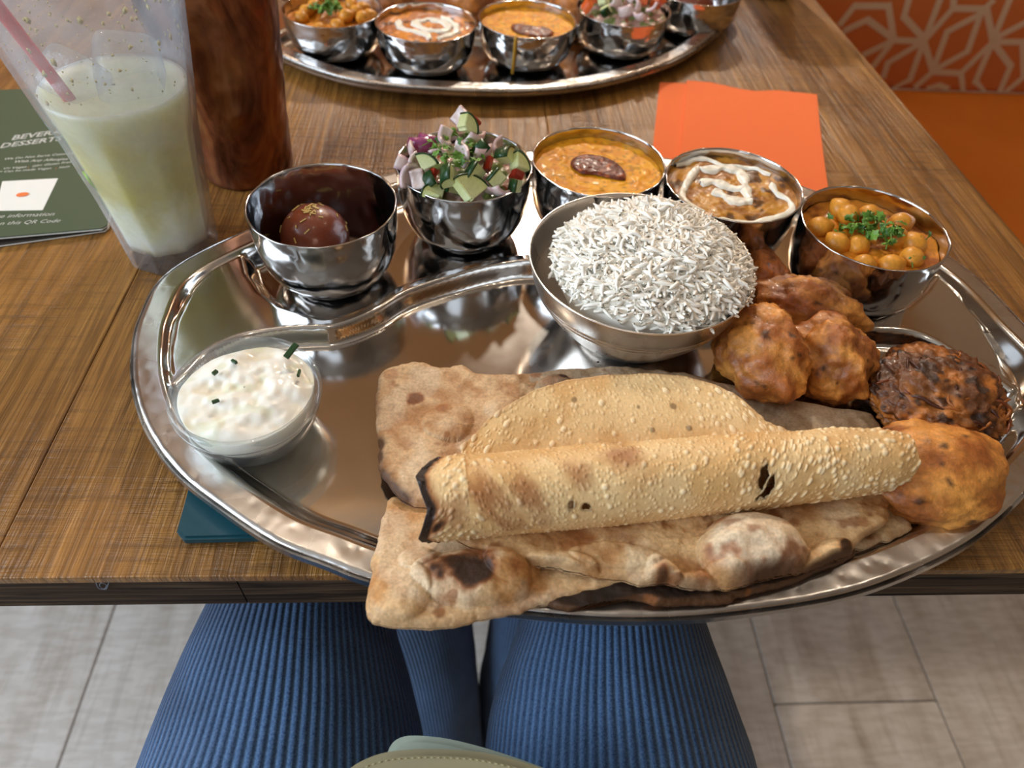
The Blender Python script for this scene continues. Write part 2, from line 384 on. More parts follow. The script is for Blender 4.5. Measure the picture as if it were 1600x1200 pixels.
# ------------------------------------------------------------------ room shell
RX0, RX1, RY0, RY1, RZ0, RZ1 = -1.7, 1.9, -1.8, 3.6, -0.75, 1.75
def struct(o): o['kind'] = 'structure'; return o
fl = struct(box('floor', (RX0, RY0, RZ0-.05), (RX1, RY1, RZ0-.006), M['gap']))
k = 0; xs = np.arange(-9, 8)*.24+.437
for i, x0 in enumerate(xs):
    if x0 < RX0-.24 or x0 > RX1: continue
    off = {0.437: .325}.get(round(float(x0), 3), .325+((i*0.53) % 1.22))
    y = off-1.22*3
    while y < RY1:
        a, b, c, d = max(x0, RX0), min(x0+.24, RX1), max(y, RY0), min(y+1.22, RY1)
        if b-a > .01 and d-c > .01: box('floor_plank', (a+.0008, c+.0008, RZ0-.006), (b-.0008, d-.0008, RZ0), M['floor'], fl, .0015, 1)
        y += 1.22
struct(box('wall_back', (RX0, RY1, RZ0), (RX1, RY1+.1, RZ1), M['wall']))
struct(box('wall_right', (RX1, RY0, RZ0), (RX1+.1, RY1, RZ1), M['wall']))
# left wall with a window opening
wl = struct(box('wall_left', (RX0-.1, RY0, RZ0), (RX0, RY1, .15), M['wall']))
box('wall_upper', (RX0-.1, RY0, 1.35), (RX0, RY1, RZ1), M['wall'], wl); box('wall_pier', (RX0-.1, .75, .15), (RX0, RY1, 1.35), M['wall'], wl); box('wall_pier', (RX0-.1, RY0, .15), (RX0, -1.05, 1.35), M['wall'], wl)
wf = struct(box('window_1', (RX0-.06, -1.05, .15), (RX0-.02, .75, .19), M['white']))
for a, b, c, d in ((-1.05, .75, 1.31, 1.35), (-1.05, -1.01, .19, 1.31), (.71, .75, .19, 1.31)): box('window_frame', (RX0-.06, a, c), (RX0-.02, b, d), M['white'], wf)
# front wall (behind the seat) with a window opening
wb = struct(box('wall_front', (RX0, RY0-.1, RZ0), (RX1, RY0, .25), M['wall']))
box('wall_upper', (RX0, RY0-.1, 1.45), (RX1, RY0, RZ1), M['wall'], wb); box('wall_pier', (RX0, RY0-.1, .25), (-1.3, RY0, 1.45), M['wall'], wb); box('wall_pier', (-.2, RY0-.1, .25), (RX1, RY0, 1.45), M['wall'], wb)
wf = struct(box('window_2', (-1.3, RY0-.06, .25), (-.2, RY0-.02, .29), M['white']))
for a, b, c, d in ((-1.3, -.2, 1.41, 1.45), (-1.3, -1.26, .29, 1.41), (-.24, -.2, .29, 1.41)): box('window_frame', (a, RY0-.06, c), (b, RY0-.02, d), M['white'], wf)
ce = struct(box('ceiling', (RX0-.1, RY0-.1, RZ1), (RX1+.1, RY1+.1, RZ1+.1), M['ceil']))
box('ceiling_panel', (RX0, 1.25, RZ1-.06), (RX1, RY1, RZ1), M['tan'], ce)

# ------------------------------------------------------------------ bench with patterned back
be = tag(empty('bench_seat', (.7, 1.0, RZ0)), 'orange leather bench seat with rust backrest printed with beige star lattice', 'bench')
BO = np.array([.7, 1.0, RZ0])
def boff(o): o.location = -Vector(BO); return o
boff(box('seat', (-1.2, .78, -.42), (1.85, 1.30, -.30), M['leather'], be, .02, 4))
boff(box('plinth', (-1.2, .84, RZ0), (1.85, 1.30, -.421), M['chair'], be))
bk = boff(box('backrest', (-1.2, 1.279, -.30), (1.85, 1.36, .30), M['rust'], be, .012, 3))
def zp(X, Y): return (1300+X*300/1600, Y*160/853)
raw = [  # traced lattice of the printed fabric: segments between nodes (px of a close crop)
 ((470, 40), (515, 325)), ((190, 50), (470, 50)), ((190, 50), (70, 200)), ((110, 255), (295, 165)), ((295, 165), (515, 325)), ((515, 335), (765, 345)), ((515, 335), (270, 455)), ((515, 335), (345, 550)),
 ((640, 0), (600, 140)), ((600, 140), (765, 320)), ((765, 345), (900, 0)), ((765, 345), (1010, 70)), ((1010, 70), (1270, 75)), ((1010, 70), (1015, 0)), ((1270, 75), (1340, 10)), ((765, 345), (465, 525)), ((465, 525), (430, 640)), ((765, 345), (650, 665)), ((650, 665), (520, 740)),
 ((765, 345), (840, 590)), ((840, 590), (960, 265)), ((960, 265), (1270, 100)), ((840, 590), (1130, 430)), ((1130, 430), (1250, 90)), ((1290, 80), (1340, 340)), ((840, 600), (1075, 610)), ((1075, 610), (1085, 760)), ((1075, 610), (1340, 350)), ((840, 600), (700, 720)), ((1340, 350), (1195, 680)), ((1195, 680), (1260, 770)),
 ((1340, 350), (1490, 550)), ((1490, 550), (1400, 760)), ((1340, 350), (1600, 350)), ((1340, 340), (1480, 0)), ((1340, 330), (1600, 195)), ((1590, 370), (1600, 640)), ((1600, 640), (1460, 760)), ((800, 740), (890, 712)), ((890, 712), (960, 740))]
node = lambda p: (lambda q: np.array([q[0], q[2]]))(on_y(*zp(*p), 1.2785))
cell = node((1340, 345))-node((765, 345)); up = node((470, 45))-node((765, 345)); up = np.array([0.0, 0.0])
strips = []
for a, b in raw: strips.append((node(a), node(b)))
V = []; F = []; seen = []
def strip(a, b, w=.0054):
    if min(a[0], b[0]) < -1.15 or max(a[0], b[0]) > 1.82: return
    if max(a[1], b[1]) > .27: return
    d = (b-a)/(np.linalg.norm(b-a)+1e-9); n = np.array([-d[1], d[0]])*w; a = a-d*w*.6; b = b+d*w*.6; i = len(V)
    for y in (1.2792, 1.2784-.00002*(len(V)//8 % 23)):
        for p in (a+n, a-n, b-n, b+n): V.append((p[0], y, max(p[1], -.296)))
    F.extend([(i+4, i+5, i+6, i+7), (i, i+4, i+7, i+3), (i+1, i+2, i+6, i+5), (i, i+1, i+5, i+4), (i+3, i+7, i+6, i+2)])
# repeat to either side and above with the lattice's own period
for k_ in (-3, -2, -1, 0, 1):
    for a, b in strips:
        sh = np.array([k_*.372, 0]); strip(a+sh, b+sh)
        for q in (1, 2): strip(np.array([a[0], a[1]+q*.205])+sh, np.array([b[0], b[1]+q*.205])+sh)
o = mesh('printed_lattice', V, F, M['beige'], be, smooth=False); boff(o)

# ------------------------------------------------------------------ table
TX0, TX1, TY0, TY1 = -.50, .385, .145, 1.12
tb = tag(empty('dining_table', (0, .6, RZ0)), 'brown rough-sawn plank dining table with dark front edge', 'table'); TO = Vector((0, .6, RZ0))
def toff(o): o.location = -TO; return o
seams = [-.50, -.20, .062, .385]
for a, b in zip(seams[:-1], seams[1:]): toff(box('plank', (a+.00015, TY0, -.005), (b-.00015, TY1, 0), M['wood'], tb, .0007, 2))
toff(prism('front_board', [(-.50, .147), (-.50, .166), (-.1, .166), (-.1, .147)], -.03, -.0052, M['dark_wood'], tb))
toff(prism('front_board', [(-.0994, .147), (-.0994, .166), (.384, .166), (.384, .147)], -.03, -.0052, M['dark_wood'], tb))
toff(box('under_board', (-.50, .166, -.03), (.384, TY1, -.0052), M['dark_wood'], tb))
toff(box('pedestal', (-.06, .62, -.72), (.02, .70, -.03), M['chair'], tb, .004)); toff(box('base', (-.20, .56, RZ0), (.16, .76, -.72), M['chair'], tb, .004))

# ------------------------------------------------------------------ trays
OUT = np.array([(-.596, 1.61), (-.75, 1.43), (-.77, 1.265), (-.746, 1.13), (-.704, 1.016), (-.643, .913), (-.56, .818), (-.457, .738), (-.35, .667), (-.252, .625), (-.17, .592), (.0, .545), (.188, .52), (.334, .515), (.455, .522), (.603, .54), (.715, .563), (.827, .60), (.924, .64), (1.01, .685), (1.134, .769), (1.33, .93), (1.425, 1.1), (1.41, 1.276), (1.336, 1.554), (1.03, 1.89), (.63, 2.035), (.2, 2.06), (-.238, 1.905)])*.225
OUTD = resample(spline(OUT, 24), 720)
TB, TF, TL, TR = .0055, .008, .020, .0175   # underside, floor, lip, ridge crest
ridge_px = [(262, 602), (285, 580), (320, 546), (372, 521), (437, 509), (490, 506), (522, 504), (574, 485), (632, 452), (714, 425), (770, 411), (827, 404), (900, 410), (1000, 432), (1100, 465), (1200, 498), (1260, 506), (1316, 504), (1351, 508), (1412, 512), (1456, 526), (1500, 552), (1545, 580), (1580, 606)]
RD = resample(spline([at(x, y, .0165)[:2] for x, y in ridge_px], 10, False), 160, False)
plL = np.array([at(x, y, .0165)[:2] for x, y in [(372, 388), (340, 410), (300, 450), (270, 505), (258, 560), (264, 600), (300, 560), (372, 521), (437, 512), (500, 506), (520, 500), (480, 490), (440, 478), (410, 455), (392, 428), (385, 400)]])
plR = np.array([at(x, y, .0165)[:2] for x, y in [(1462, 425), (1490, 450), (1530, 500), (1560, 550), (1578, 602), (1540, 575), (1500, 552), (1456, 528), (1412, 512), (1330, 506), (1370, 497), (1410, 480), (1440, 455)]])
def tray_h(X, Y, d):
    h = np.full(X.shape, TF)
    wall = TF+(TL-TF)*(1-sst(.0125, .0235, d)); h = wall
    dr = dist_poly(X, Y, RD, False); rg = (TR-TF)*(1-sst(.0025, .0088, dr))
    for P in (plL, plR):
        dd = dist_poly(X, Y, P); s_ = np.where(inside(X, Y, P), -dd, dd); rg = np.maximum(rg, (TR-TF)*(1-sst(-.003, .0045, s_)))
    h = TF+np.maximum(h-TF, rg*sst(.010, .016, d))
    h = np.where(d < .0016, TL-.0012*(1-d/.0016), h)
    return h
def make_tray():
    c = np.array([.07, .265]); D = OUTD; n = len(D)
    dd = np.r_[0, .0008, .0016, .003, .006, .009, .0115, np.linspace(.0128, .0245, 10), .026]
    rings = []
    R = np.linalg.norm(D-c, axis=1)
    T = np.roll(D, -1, 0)-np.roll(D, 1, 0); T /= np.linalg.norm(T, axis=1)[:, None]; N = np.stack([-T[:, 1], T[:, 0]], 1)
    N *= np.sign(((c-D)*N).sum(1))[:, None]
    for d in dd: rings.append((D+N*d, d))
    D2 = D+N*.026
    for s_ in np.linspace(1, 0.0, 150)[1:]:
        s2 = max(s_, .004); rings.append((c+(D2-c)*s2, None))
    X = np.array([r[0][:, 0] for r in rings]); Y = np.array([r[0][:, 1] for r in rings])
    dm = np.array([[r[1] if r[1] is not None else .03]*n for r in rings]); Z = tray_h(X, Y, dm)
    V = np.stack([X, Y, Z], -1).reshape(-1, 3)
    Fq = grid_faces(len(rings), n, False, True)
    mi = np.repeat((np.arange(len(rings)-1) < 6).astype(int), n)
    top = V
    # underside: lip bottom, then wall to the base
    ub = []
    for d, z in ((-.0012, TL-.0012), (-.0016, TL-.0040), (-.0008, TL-.0062), (.0002, TL-.0060), (.0006, TL-.0022), (.012, TL-.0014), (.020, TF), (.026, TB), (.1, TB)):
        q = D+N*d if d < .05 else c+(D2-c)*.02
        ub.append(np.c_[q, np.full(n, z)])
    V = np.vstack([top]+ub); b0 = len(top); Fu = grid_faces(len(ub), n, False, True)+b0
    j = np.arange(n); side = np.stack([j, b0+j, b0+(j+1) % n, (j+1) % n], 1)
    F_ = np.vstack([Fq, Fu[:, ::-1], side]); mi = np.r_[mi, np.ones(len(Fu)+len(side), int)]
    F_ = np.vstack([F_]); o = mesh('serving_tray', V, F_, None, None, True, mats=[M['tray'], M['tray_lip']], mi=mi)
    return o
tray = make_tray()
tag(tray, 'large kidney-shaped steel thali tray holding the flatbreads, nearest the lap', 'tray', 'thali trays')
far_tray = tray.copy(); COL.objects.link(far_tray); far_tray.rotation_euler = (0, 0, math.radians(191)); far_tray.location = (.042, 1.041, -.0045)
tag(far_tray, 'steel thali tray at the far side of the table, crowded with curry bowls', 'tray', 'thali trays')
cst = tag(prism('coaster', [(-.122, .160), (-.126, .164), (-.129, .246), (-.125, .25), (-.042, .252), (-.038, .248), (-.035, .166), (-.039, .162)], 0.0002, .0055, M['teal'], None, .0012), 'square teal coaster peeping out under the tray by the front edge of the table', 'coaster')

# ------------------------------------------------------------------ bowls
KR, KH = .0405, .0495
def katori(x, y, z, label, rot=0):
    outer = smooth_prof([(.0005, .0002), (.017, .0), (.0255, .0020), (.0325, .0085), (.0372, .0185), (.0395, .032), (.0403, .0455), (KR, KH-.0004)], 6)
    rim = [(KR+.0001, KH), (KR-.0005, KH+.0003), (KR-.0011, KH-.0002)]
    inner = smooth_prof([(KR-.0012, KH-.001), (.0385, .033), (.0360, .0195), (.0312, .0100), (.0240, .0035), (.0005, .0018)], 6)
    o = lathe('katori', list(outer)+rim+list(inner), M['katori'], None, 128, .0009, 3)
    o.location = (x, y, z); o.rotation_euler = (0, 0, rot); tag(o, label, 'bowl', 'small steel katori bowls'); return o
NEAR = {'gulab': (-.0806, .3363), 'salad': (-.0036, .3799), 'dal': (.078, .3876), 'paneer': (.1562, .3658), 'chick': (.2269, .3256)}
FAR = {'chick': (-.119, .653), 'paneer': (-.038, .632), 'dal': (.049, .647), 'salad': (.1375, .679), 'gulab': (.218, .735)}
FZ = TF-.0045
LN = {'gulab': 'small hammered steel bowl holding one brown syrup dumpling, beside the drink glass', 'salad': 'small steel bowl heaped with cucumber and onion salad', 'dal': 'small steel bowl of yellow dal, between the salad and the cream-swirled curry',
      'paneer': 'small steel bowl of brown curry with white cream swirl, in front of the orange napkin', 'chick': 'small steel bowl of chickpea curry near the right edge of the table'}
LF = {'gulab': 'steel bowl at the right end of the far tray', 'salad': 'steel bowl of chopped salad on the far tray', 'dal': 'steel bowl of yellow dal on the far tray, with a dribble down its side', 'paneer': 'steel bowl of cream-swirled curry on the far tray', 'chick': 'steel bowl of chickpea curry at the left end of the far tray'}
K0 = None
for i, (n_, (x, y)) in enumerate(list(NEAR.items())+list(FAR.items())):
    near = i < 5; lab = (LN if near else LF)[n_]
    if K0 is None: K0 = katori(x, y, TF, lab)
    else:
        o = K0.copy(); COL.objects.link(o); o.location = (x, y, TF if near else FZ); o.rotation_euler = (0, 0, i*1.3); tag(o, lab); o.scale = (1, 1, 1) if near else (1.055, 1.055, .75)
RB = (.0891, .2937)
outer = smooth_prof([(.0005, .0002), (.022, 0), (.029, .0015), (.036, .007), (.046, .019), (.0535, .031)], 6)
groove = [(.0540, .0325), (.0538, .0330), (.0546, .0338), (.0550, .0352), (.0548, .0357), (.0556, .0365)]
inner = smooth_prof([(.0573, .0485), (.0545, .034), (.046, .020), (.034, .008), (.02, .0025), (.0005, .002)], 6)
rb = lathe('rice_bowl', list(outer)+groove+[(.0585, KH-.0008), (.0588, KH), (.0583, KH+.0004), (.0577, KH)]+list(inner), M['rice_bowl'], None, 160)
rb.location = (RB[0], RB[1], TF); tag(rb, 'wide brushed steel bowl heaped with white rice', 'bowl')

# ------------------------------------------------------------------ rice
def rice():
    cx, cy = RB[0]+.0048, RB[1]-.0042; zr = TF+KH
    def hz(x, y):
        r = np.hypot((x-cx)/.0515, (y-cy)/.0495); base = zr-.008+.024*np.sqrt(np.clip(1-r**2.4, 0, 1))
        return base+.003*(fbm(np.stack([x, y, 0*x], -1), 70, 3, 2)-.5)*2*(r < 1)
    # pile below the loose grains
    n, m_ = 40, 64; s_ = np.linspace(.01, 1, n)[:, None]; t_ = np.linspace(0, 2*PI, m_, endpoint=False)[None]
    X = cx+s_*.0505*np.cos(t_); Y = cy+s_*.0485*np.sin(t_); Z = hz(X, Y)-.0008
    V = [np.stack([X, Y, Z], -1).reshape(-1, 3)]; F_ = [grid_faces(n, m_, False, True)]; off = n*m_
    V.append(np.stack([cx+.040*np.cos(t_[0]), cy+.038*np.sin(t_[0]), np.full(m_, TF+.022)], -1)); jj = np.arange(m_); a0 = (n-1)*m_
    F_.append(np.stack([a0+jj, off+jj, off+(jj+1) % m_, a0+(jj+1) % m_], 1)); off += m_
    N = 3100; u = RNG.random(N); th = RNG.random(N)*2*PI; rr = np.sqrt(u)*1.0
    gx = cx+rr*.0505*np.cos(th); gy = cy+rr*.0485*np.sin(th); gz = hz(gx, gy)+RNG.uniform(-.0006, .0018, N)
    L = RNG.uniform(.0078, .0120, N); a = RNG.random(N)*2*PI; tilt = np.clip(RNG.normal(0, .26, N), -1.0, 1.0); cur = RNG.normal(0, .15, N)
    k5 = np.linspace(-1, 1, 6); rad = np.array([.45, .9, 1, 1, .9, .45])*.00104; S_ = 5; ang = np.arange(S_)*2*PI/S_
    for i in range(N):
        d = np.array([math.cos(a[i])*math.cos(tilt[i]), math.sin(a[i])*math.cos(tilt[i]), math.sin(tilt[i])]); s0 = np.array([-math.sin(a[i]), math.cos(a[i]), 0]); w = np.cross(d, s0)
        c = np.array([gx[i], gy[i], gz[i]]); P = c+d*(k5*L[i]/2)[:, None]+(w*.7+s0*.7)*(cur[i]*L[i]*(1-k5**2))[:, None]
        r_ = rad*(.85+.3*RNG.random())
        Q = P[:, None]+r_[:, None, None]*(np.cos(ang)[None, :, None]*s0+np.sin(ang)[None, :, None]*w)
        V.append(Q.reshape(-1, 3)); F_.append(grid_faces(6, S_, False, True)+off); off += 30
    return mesh('cooked_rice', np.vstack(V), np.vstack(F_), M['rice'])
tag(rice(), 'heap of long-grain white rice in the wide steel bowl', 'rice', kind='stuff')

# ------------------------------------------------------------------ food fills
def disc_fill(name, cx, cy, z, r, hf, cf, m, n=60, k=110, parent=None):
    s_ = np.linspace(.01, 1, n)[:, None]; t_ = np.linspace(0, 2*PI, k, endpoint=False)[None]
    X = s_*r*np.cos(t_); Y = s_*r*np.sin(t_); P = np.stack([X, Y, 0*X], -1); H = hf(P); V = np.stack([X, Y, H], -1).reshape(-1, 3)
    rim = np.stack([r*.72*np.cos(t_[0]), r*.72*np.sin(t_[0]), np.full(k, -.018)], -1); C = cf(P, H).reshape(-1, 3); b = len(V)
    V = np.vstack([V, rim, [[0, 0, -.018]]]); j = np.arange(k); a0 = (n-1)*k
    F_ = np.vstack([grid_faces(n, k, False, True), np.stack([a0+j, b+j, b+(j+1) % k, a0+(j+1) % k], 1), np.stack([b+j, np.full(k, b+k), np.full(k, b+k), b+(j+1) % k], 1)[:, [0, 1, 3, 3]]])
    F_ = F_[:-k]; C = np.vstack([C, np.tile(C[:1], (k+1, 1))])
    o = mesh(name, V, F_, m, parent, True, C)
    o.location = (cx, cy, z)
    if cy > .55: o.scale = (1.05, 1.05, .75)
    return o
def mixc(a, b, t): return a[None, None]*(1-t[..., None])+b[None, None]*t[..., None]
def blob(name, loc, rad, m, colf, seed, amp=.25, freq=2.0, scale=(1, 1, 1), rot=(0, 0, 0), sub=4, parent=None, shape=None, amp2=.05, world_col=False):
    bm = bmesh.new(); bmesh.ops.create_icosphere(bm, subdivisions=sub, radius=1)
    me = bpy.data.meshes.new(name); bm.to_mesh(me); bm.free(); n = len(me.vertices)
    P = np.empty(n*3, np.float32); me.vertices.foreach_get('co', P); P = P.reshape(-1, 3).astype(float)
    d = 1+amp*(fbm(P+seed*3.1, freq, seed, 3)-.5)*2+amp2*(fbm(P+seed, freq*5, seed+5, 3)-.5)*2
    Q = P*d[:, None]
    if shape is not None: Q = shape(P, Q)
    Q = Q*np.array(scale)*rad; Rm = np.array(Euler(rot).to_matrix()); Q = Q@Rm.T
    me.vertices.foreach_set('co', Q.astype(np.float32).ravel()); me.polygons.foreach_set('use_smooth', [True]*len(me.polygons)); me.materials.append(m)
    if colf is not None:
        a = me.color_attributes.new('Col', 'FLOAT_COLOR', 'POINT'); c = np.ones((n, 4), np.float32); c[:, :3] = np.clip(colf(P, d), 0, 1); a.data.foreach_set('color', c.ravel())
    me.update(); o = bpy.data.objects.new(name, me); COL.objects.link(o); o.location = loc
    if parent: o.parent = parent
    return o
def dish(kind, cx, cy, z, near, sx=1):
    """contents of one katori; cx, cy, z is the rim centre; sx=-1 turns the far one round"""
    w_ = 'on the near tray' if near else 'on the far tray'
    if kind == 'dal':
        A, B, C3 = lin(226, 144, 12), lin(242, 170, 32), lin(190, 120, 14)
        hf = lambda P: +.0005*(fbm(P, 120, 11, 2)-.5)*2+.0005*sst(.6, .75, vn(P, 260, 4))
        def cf(P, H):
            c = mixc(A, B, sst(.35, .7, fbm(P, 190, 11, 3))); g = sst(.70, .78, vn(P, 420, 9)); return c*(1-g[..., None]*.35)
        disc = disc_fill('dal', cx, cy, z-.0065, .0392, hf, cf, M['dal']); tag(disc, 'yellow lentil dal in the steel bowl %s' % w_, 'curry')
        ch = np.array([(-.0145, .003), (-.012, .009), (-.005, .012), (.004, .0105), (.011, .006), (.0145, -.001), (.0135, -.0075), (.006, -.0065), (-.002, -.004), (-.010, -.003)])
        ch = ch*np.array([1.12, 1.45]) if near else -ch*1.25
        D = spline(ch, 8); n = len(D); rings = []
        for q in np.linspace(1, .02, 16):
            rings.append(np.c_[D*q, np.full(n, -.0006+.0018*math.sqrt(max(0, 1-q**4)))])
        V = np.vstack(rings); V[:, 2] += .0009*(fbm(V, 330, 5, 3)-.5)*2*(V[:, 2] > .0004); cc = lin(104, 34, 6)[None]*(1-.0)+(lin(176, 84, 18)-lin(104, 34, 6))[None]*sst(.5, .75, fbm(V, 350, 2, 3))[:, None]
        o = mesh('fried_chilli', V, grid_faces(16, n, False, True), M['chili'], None, True, cc); o.location = (cx+(.000 if near else .004), cy+(-.0015 if near else -.010), z-.0050)
        tag(o, 'dark red spoonful of fried chilli on the yellow dal %s' % w_, 'garnish')
        if not near:
            pts = np.array([(-.0120, -.0405, -.003), (-.0120, -.0415, .0006), (-.0122, -.0428, -.003), (-.0125, -.0422, -.012), (-.0128, -.0402, -.022), (-.013, -.0345, -.0325)])
            tag(tube('dal_dribble', spline(pts, 6, False)+np.array([cx, cy, z]), .0014, M['dal_drip'], None, 8), 'yellow dribble of dal down the side of the far bowl', 'dribble')
    elif kind == 'paneer':
        A, B, C3 = lin(160, 98, 24), lin(200, 138, 44), lin(100, 60, 18)
        hf = lambda P: .0034*(fbm(P, 95, 21, 3)-.45)+.0006*(vn(P, 500, 4)-.5)
        def cf(P, H):
            f = fbm(P, 110, 33, 3); c = mixc(A, B, sst(.4, .65, f)); d = sst(.62, .72, fbm(P, 150, 7, 2)); c = c*(1-d[..., None])+C3*d[..., None]
            if not near: c = c*np.array([1.35, 1.05, .9])
            return c
        o = disc_fill('creamy_curry', cx, cy, z-.006, .0394, hf, cf, M['sauce']); tag(o, '%s curry in the steel bowl %s' % ('brown lentil' if near else 'orange-brown', w_), 'curry')
        if near:
            pq = lambda L: [tuple(at(800+X/2.2857, 180+Y/2.2857, z-.005)[:2]-np.array([cx, cy])) for X, Y in L]
            paths = [pq([(585, 180), (640, 160), (700, 160), (750, 178), (810, 182), (860, 190), (922, 216)]), pq([(665, 185), (640, 215), (618, 255), (608, 290), (640, 322), (690, 345)]), pq([(668, 188), (700, 192), (760, 186), (815, 200), (830, 235), (835, 270), (850, 300)]), pq([(672, 240), (715, 236), (760, 250), (800, 262), (840, 262)]), pq([(722, 268), (760, 290), (800, 306), (858, 308)]), pq([(925, 246), (945, 275), (985, 300), (1000, 335), (960, 362), (890, 377), (820, 380), (740, 368)])]; wid = [.0016, .0022, .0036, .0026, .0036, .0020]
        else: paths = [[(-.024, .014), (-.022, .0), (-.012, -.008), (.000, -.014), (.004, -.024)], [(-.010, .014), (.004, .018), (.016, .010), (.018, -.004), (.006, -.006), (-.006, .002), (-.010, .012), (.0, .014)], [(.012, .026), (.022, .012), (.026, -.004), (.018, -.016), (.010, -.024)]]; wid = [.003, .0036, .003]
        V = []; F_ = []; off = 0
        for p, w0 in zip(paths, wid):
            P = resample(spline(np.array(p), 10, False), 60, False); T = np.gradient(P, axis=0); T /= np.linalg.norm(T, axis=1)[:, None]; N = np.stack([-T[:, 1], T[:, 0]], 1)
            wv = w0*(.35+1.4*fbm(np.c_[P*150, np.zeros(60)], 1, 3, 2)); wv[0] = wv[-1] = .0006; wv[1] *= .7; wv[-2] *= .7
            q = np.linspace(-1, 1, 9)
            X = P[:, None]+N[:, None]*(q[None]*wv[:, None])[..., None]; H = hf(np.concatenate([X, np.zeros(X.shape[:2]+(1,))], -1))*.8+.0006+.0011*np.sqrt(np.clip(1-q**2, 0, 1))[None]-.0012*(np.abs(q) > .99)
            V.append(np.concatenate([X, H[..., None]], -1).reshape(-1, 3)); F_.append(grid_faces(60, 9)+off); off += 540
        V = np.vstack(V); o = mesh('cream_swirl', V, np.vstack(F_), M['cream'], None, True, np.tile(lin(246, 238, 220), (len(V), 1))); o.location = (cx, cy, z-.0058)
        tag(o, 'white cream swirled over the curry %s' % w_, 'cream')
    elif kind == 'chick':
        A, B, C3 = lin(200, 120, 16), lin(222, 140, 30), lin(150, 78, 12)
        hf = lambda P: .0045*(fbm(P, 85, 41, 3)-.45)+.0008*(vn(P, 480, 4)-.5)
        def cf(P, H): f = fbm(P, 130, 53, 3); return mixc(C3, B, sst(.33, .62, f))
        o = disc_fill('chickpea_curry', cx, cy, z-.0092, .0388, hf, cf, M['sauce']); tag(o, 'orange chickpea curry sauce in the bowl %s' % w_, 'curry')
        pos = [(-.0265, .008, 0), (-.0085, .0235, .002), (-.0075, .0165, .003), (.006, .018, .002), (-.021, -.007, 0), (-.010, -.009, 0), (.0245, .014, 0), (.016, .0, 0), (-.012, -.025, -.001), (.002, -.026, 0), (.024, -.006, 0), (.017, -.019, 0)]
        if not near: pos = [(-.024, .006, .002), (-.026, -.006, .001), (-.018, .016, .003), (.012, -.006, .004), (.020, .004, .004), (.026, -.006, .003), (.024, .014, .003), (.006, -.020, .001), (-.008, -.026, 0), (.030, .004, .001), (.014, .018, .004)]
        for i, (x, y, dz) in enumerate(pos):
            col = lambda P, d, i=i: lin(212, 142, 44)[None]*(.8+.4*vn(P, 2.5, i)[:, None])
            def shp(P, Q):
                Q = Q.copy(); f = np.exp(-((P[:, 0]-1)**2+P[:, 1]**2+P[:, 2]**2)/.12); Q[:, 0] += .28*f; g = np.exp(-(P[:, 1]/.12)**2)*(P[:, 0] > 0)*(P[:, 2] > -.3); return Q*(1-.06*g)[:, None]
            c = blob('chickpea', (cx+x, cy+y, z-.0078+dz), .0066 if near else .006, M['sauce'], col, i, .06, 1.3, (1.08, 1, .95), (0, -.3, i*2.1), 3, None, shp, .01)
            tag(c, 'cooked chickpea in the orange curry %s' % w_, 'chickpea', 'chickpeas %s' % w_)
        coriander(cx+(.000 if near else -.005), cy+(-.001 if near else .002), z-.0025, 52 if near else 40, .0155 if near else .014, 5, 'chopped green coriander on the chickpea curry %s' % w_, .005)
        if near: coriander(cx+.004, cy-.002, z-.0045, 22, .029, 15, 'single coriander leaves scattered on the chickpea curry near its rim', .002)
    elif kind == 'salad':
        salad(cx, cy, z, near, w_)
M['dal_drip'] = simple('dal_drip', lin(200, 150, 40), .3)
def coriander(cx, cy, z, n, spread, seed, label, h=.006):
    R = np.random.default_rng(seed); V = []; F_ = []; C = []
    for i in range(n):
        r = spread*math.sqrt(R.random()); t = R.random()*2*PI; c = np.array([cx+r*math.cos(t), cy+r*math.sin(t)*.95, z+R.uniform(0, h)*(1-.6*r/spread)])
        L = R.uniform(.0028, .0055); a = R.random()*2*PI; E = np.array(Euler((R.normal(0, .6), R.normal(0, .6), a)).to_matrix())
        lob = 14; ang = np.linspace(0, 2*PI, lob, endpoint=False); rr = L*(.55+.35*np.abs(np.cos(ang*1.5+.3)))*np.array([.7 if k % 2 else 1.0 for k in range(lob)])
        P = np.c_[rr*np.cos(ang), rr*np.sin(ang)*.8, .0007*np.cos(ang*2+i)]; P = np.vstack([P, P*np.array([.5, .5, 1])+[0, 0, .0006], [[0, 0, .0001]]])@E.T+c
        o = len(V); V.extend(P); j = list(range(lob))
        F_ += [(o+k, o+(k+1) % lob, o+lob+(k+1) % lob, o+lob+k) for k in j]+[(o+lob+k, o+lob+(k+1) % lob, o+2*lob) for k in j]
        k_ = R.random(); col = lin(58, 104, 34)*(1-k_)+lin(120, 162, 62)*k_; C += [np.clip(col, 0.01, 1)]*len(P)
        if i % 3 == 0:  # stalk
            d = np.array([math.cos(a+1), math.sin(a+1), R.normal(0, .3)])*R.uniform(.003, .006); o = len(V); w = np.array([-math.sin(a+1), math.cos(a+1), 0])*.00045; u_ = np.array([0, 0, .0005])
            Q = [c+w, c-w, c+u_, c+d+w, c+d-w, c+d+u_]; V.extend(Q); C += [lin(110, 140, 60)]*6; F_ += [(o, o+1, o+4, o+3), (o+1, o+2, o+5, o+4), (o+2, o, o+3, o+5)]
    o = mesh('chopped_coriander', V, F_, M['leaf'], None, True, np.array(C)); return tag(o, label, 'herb', kind='stuff')
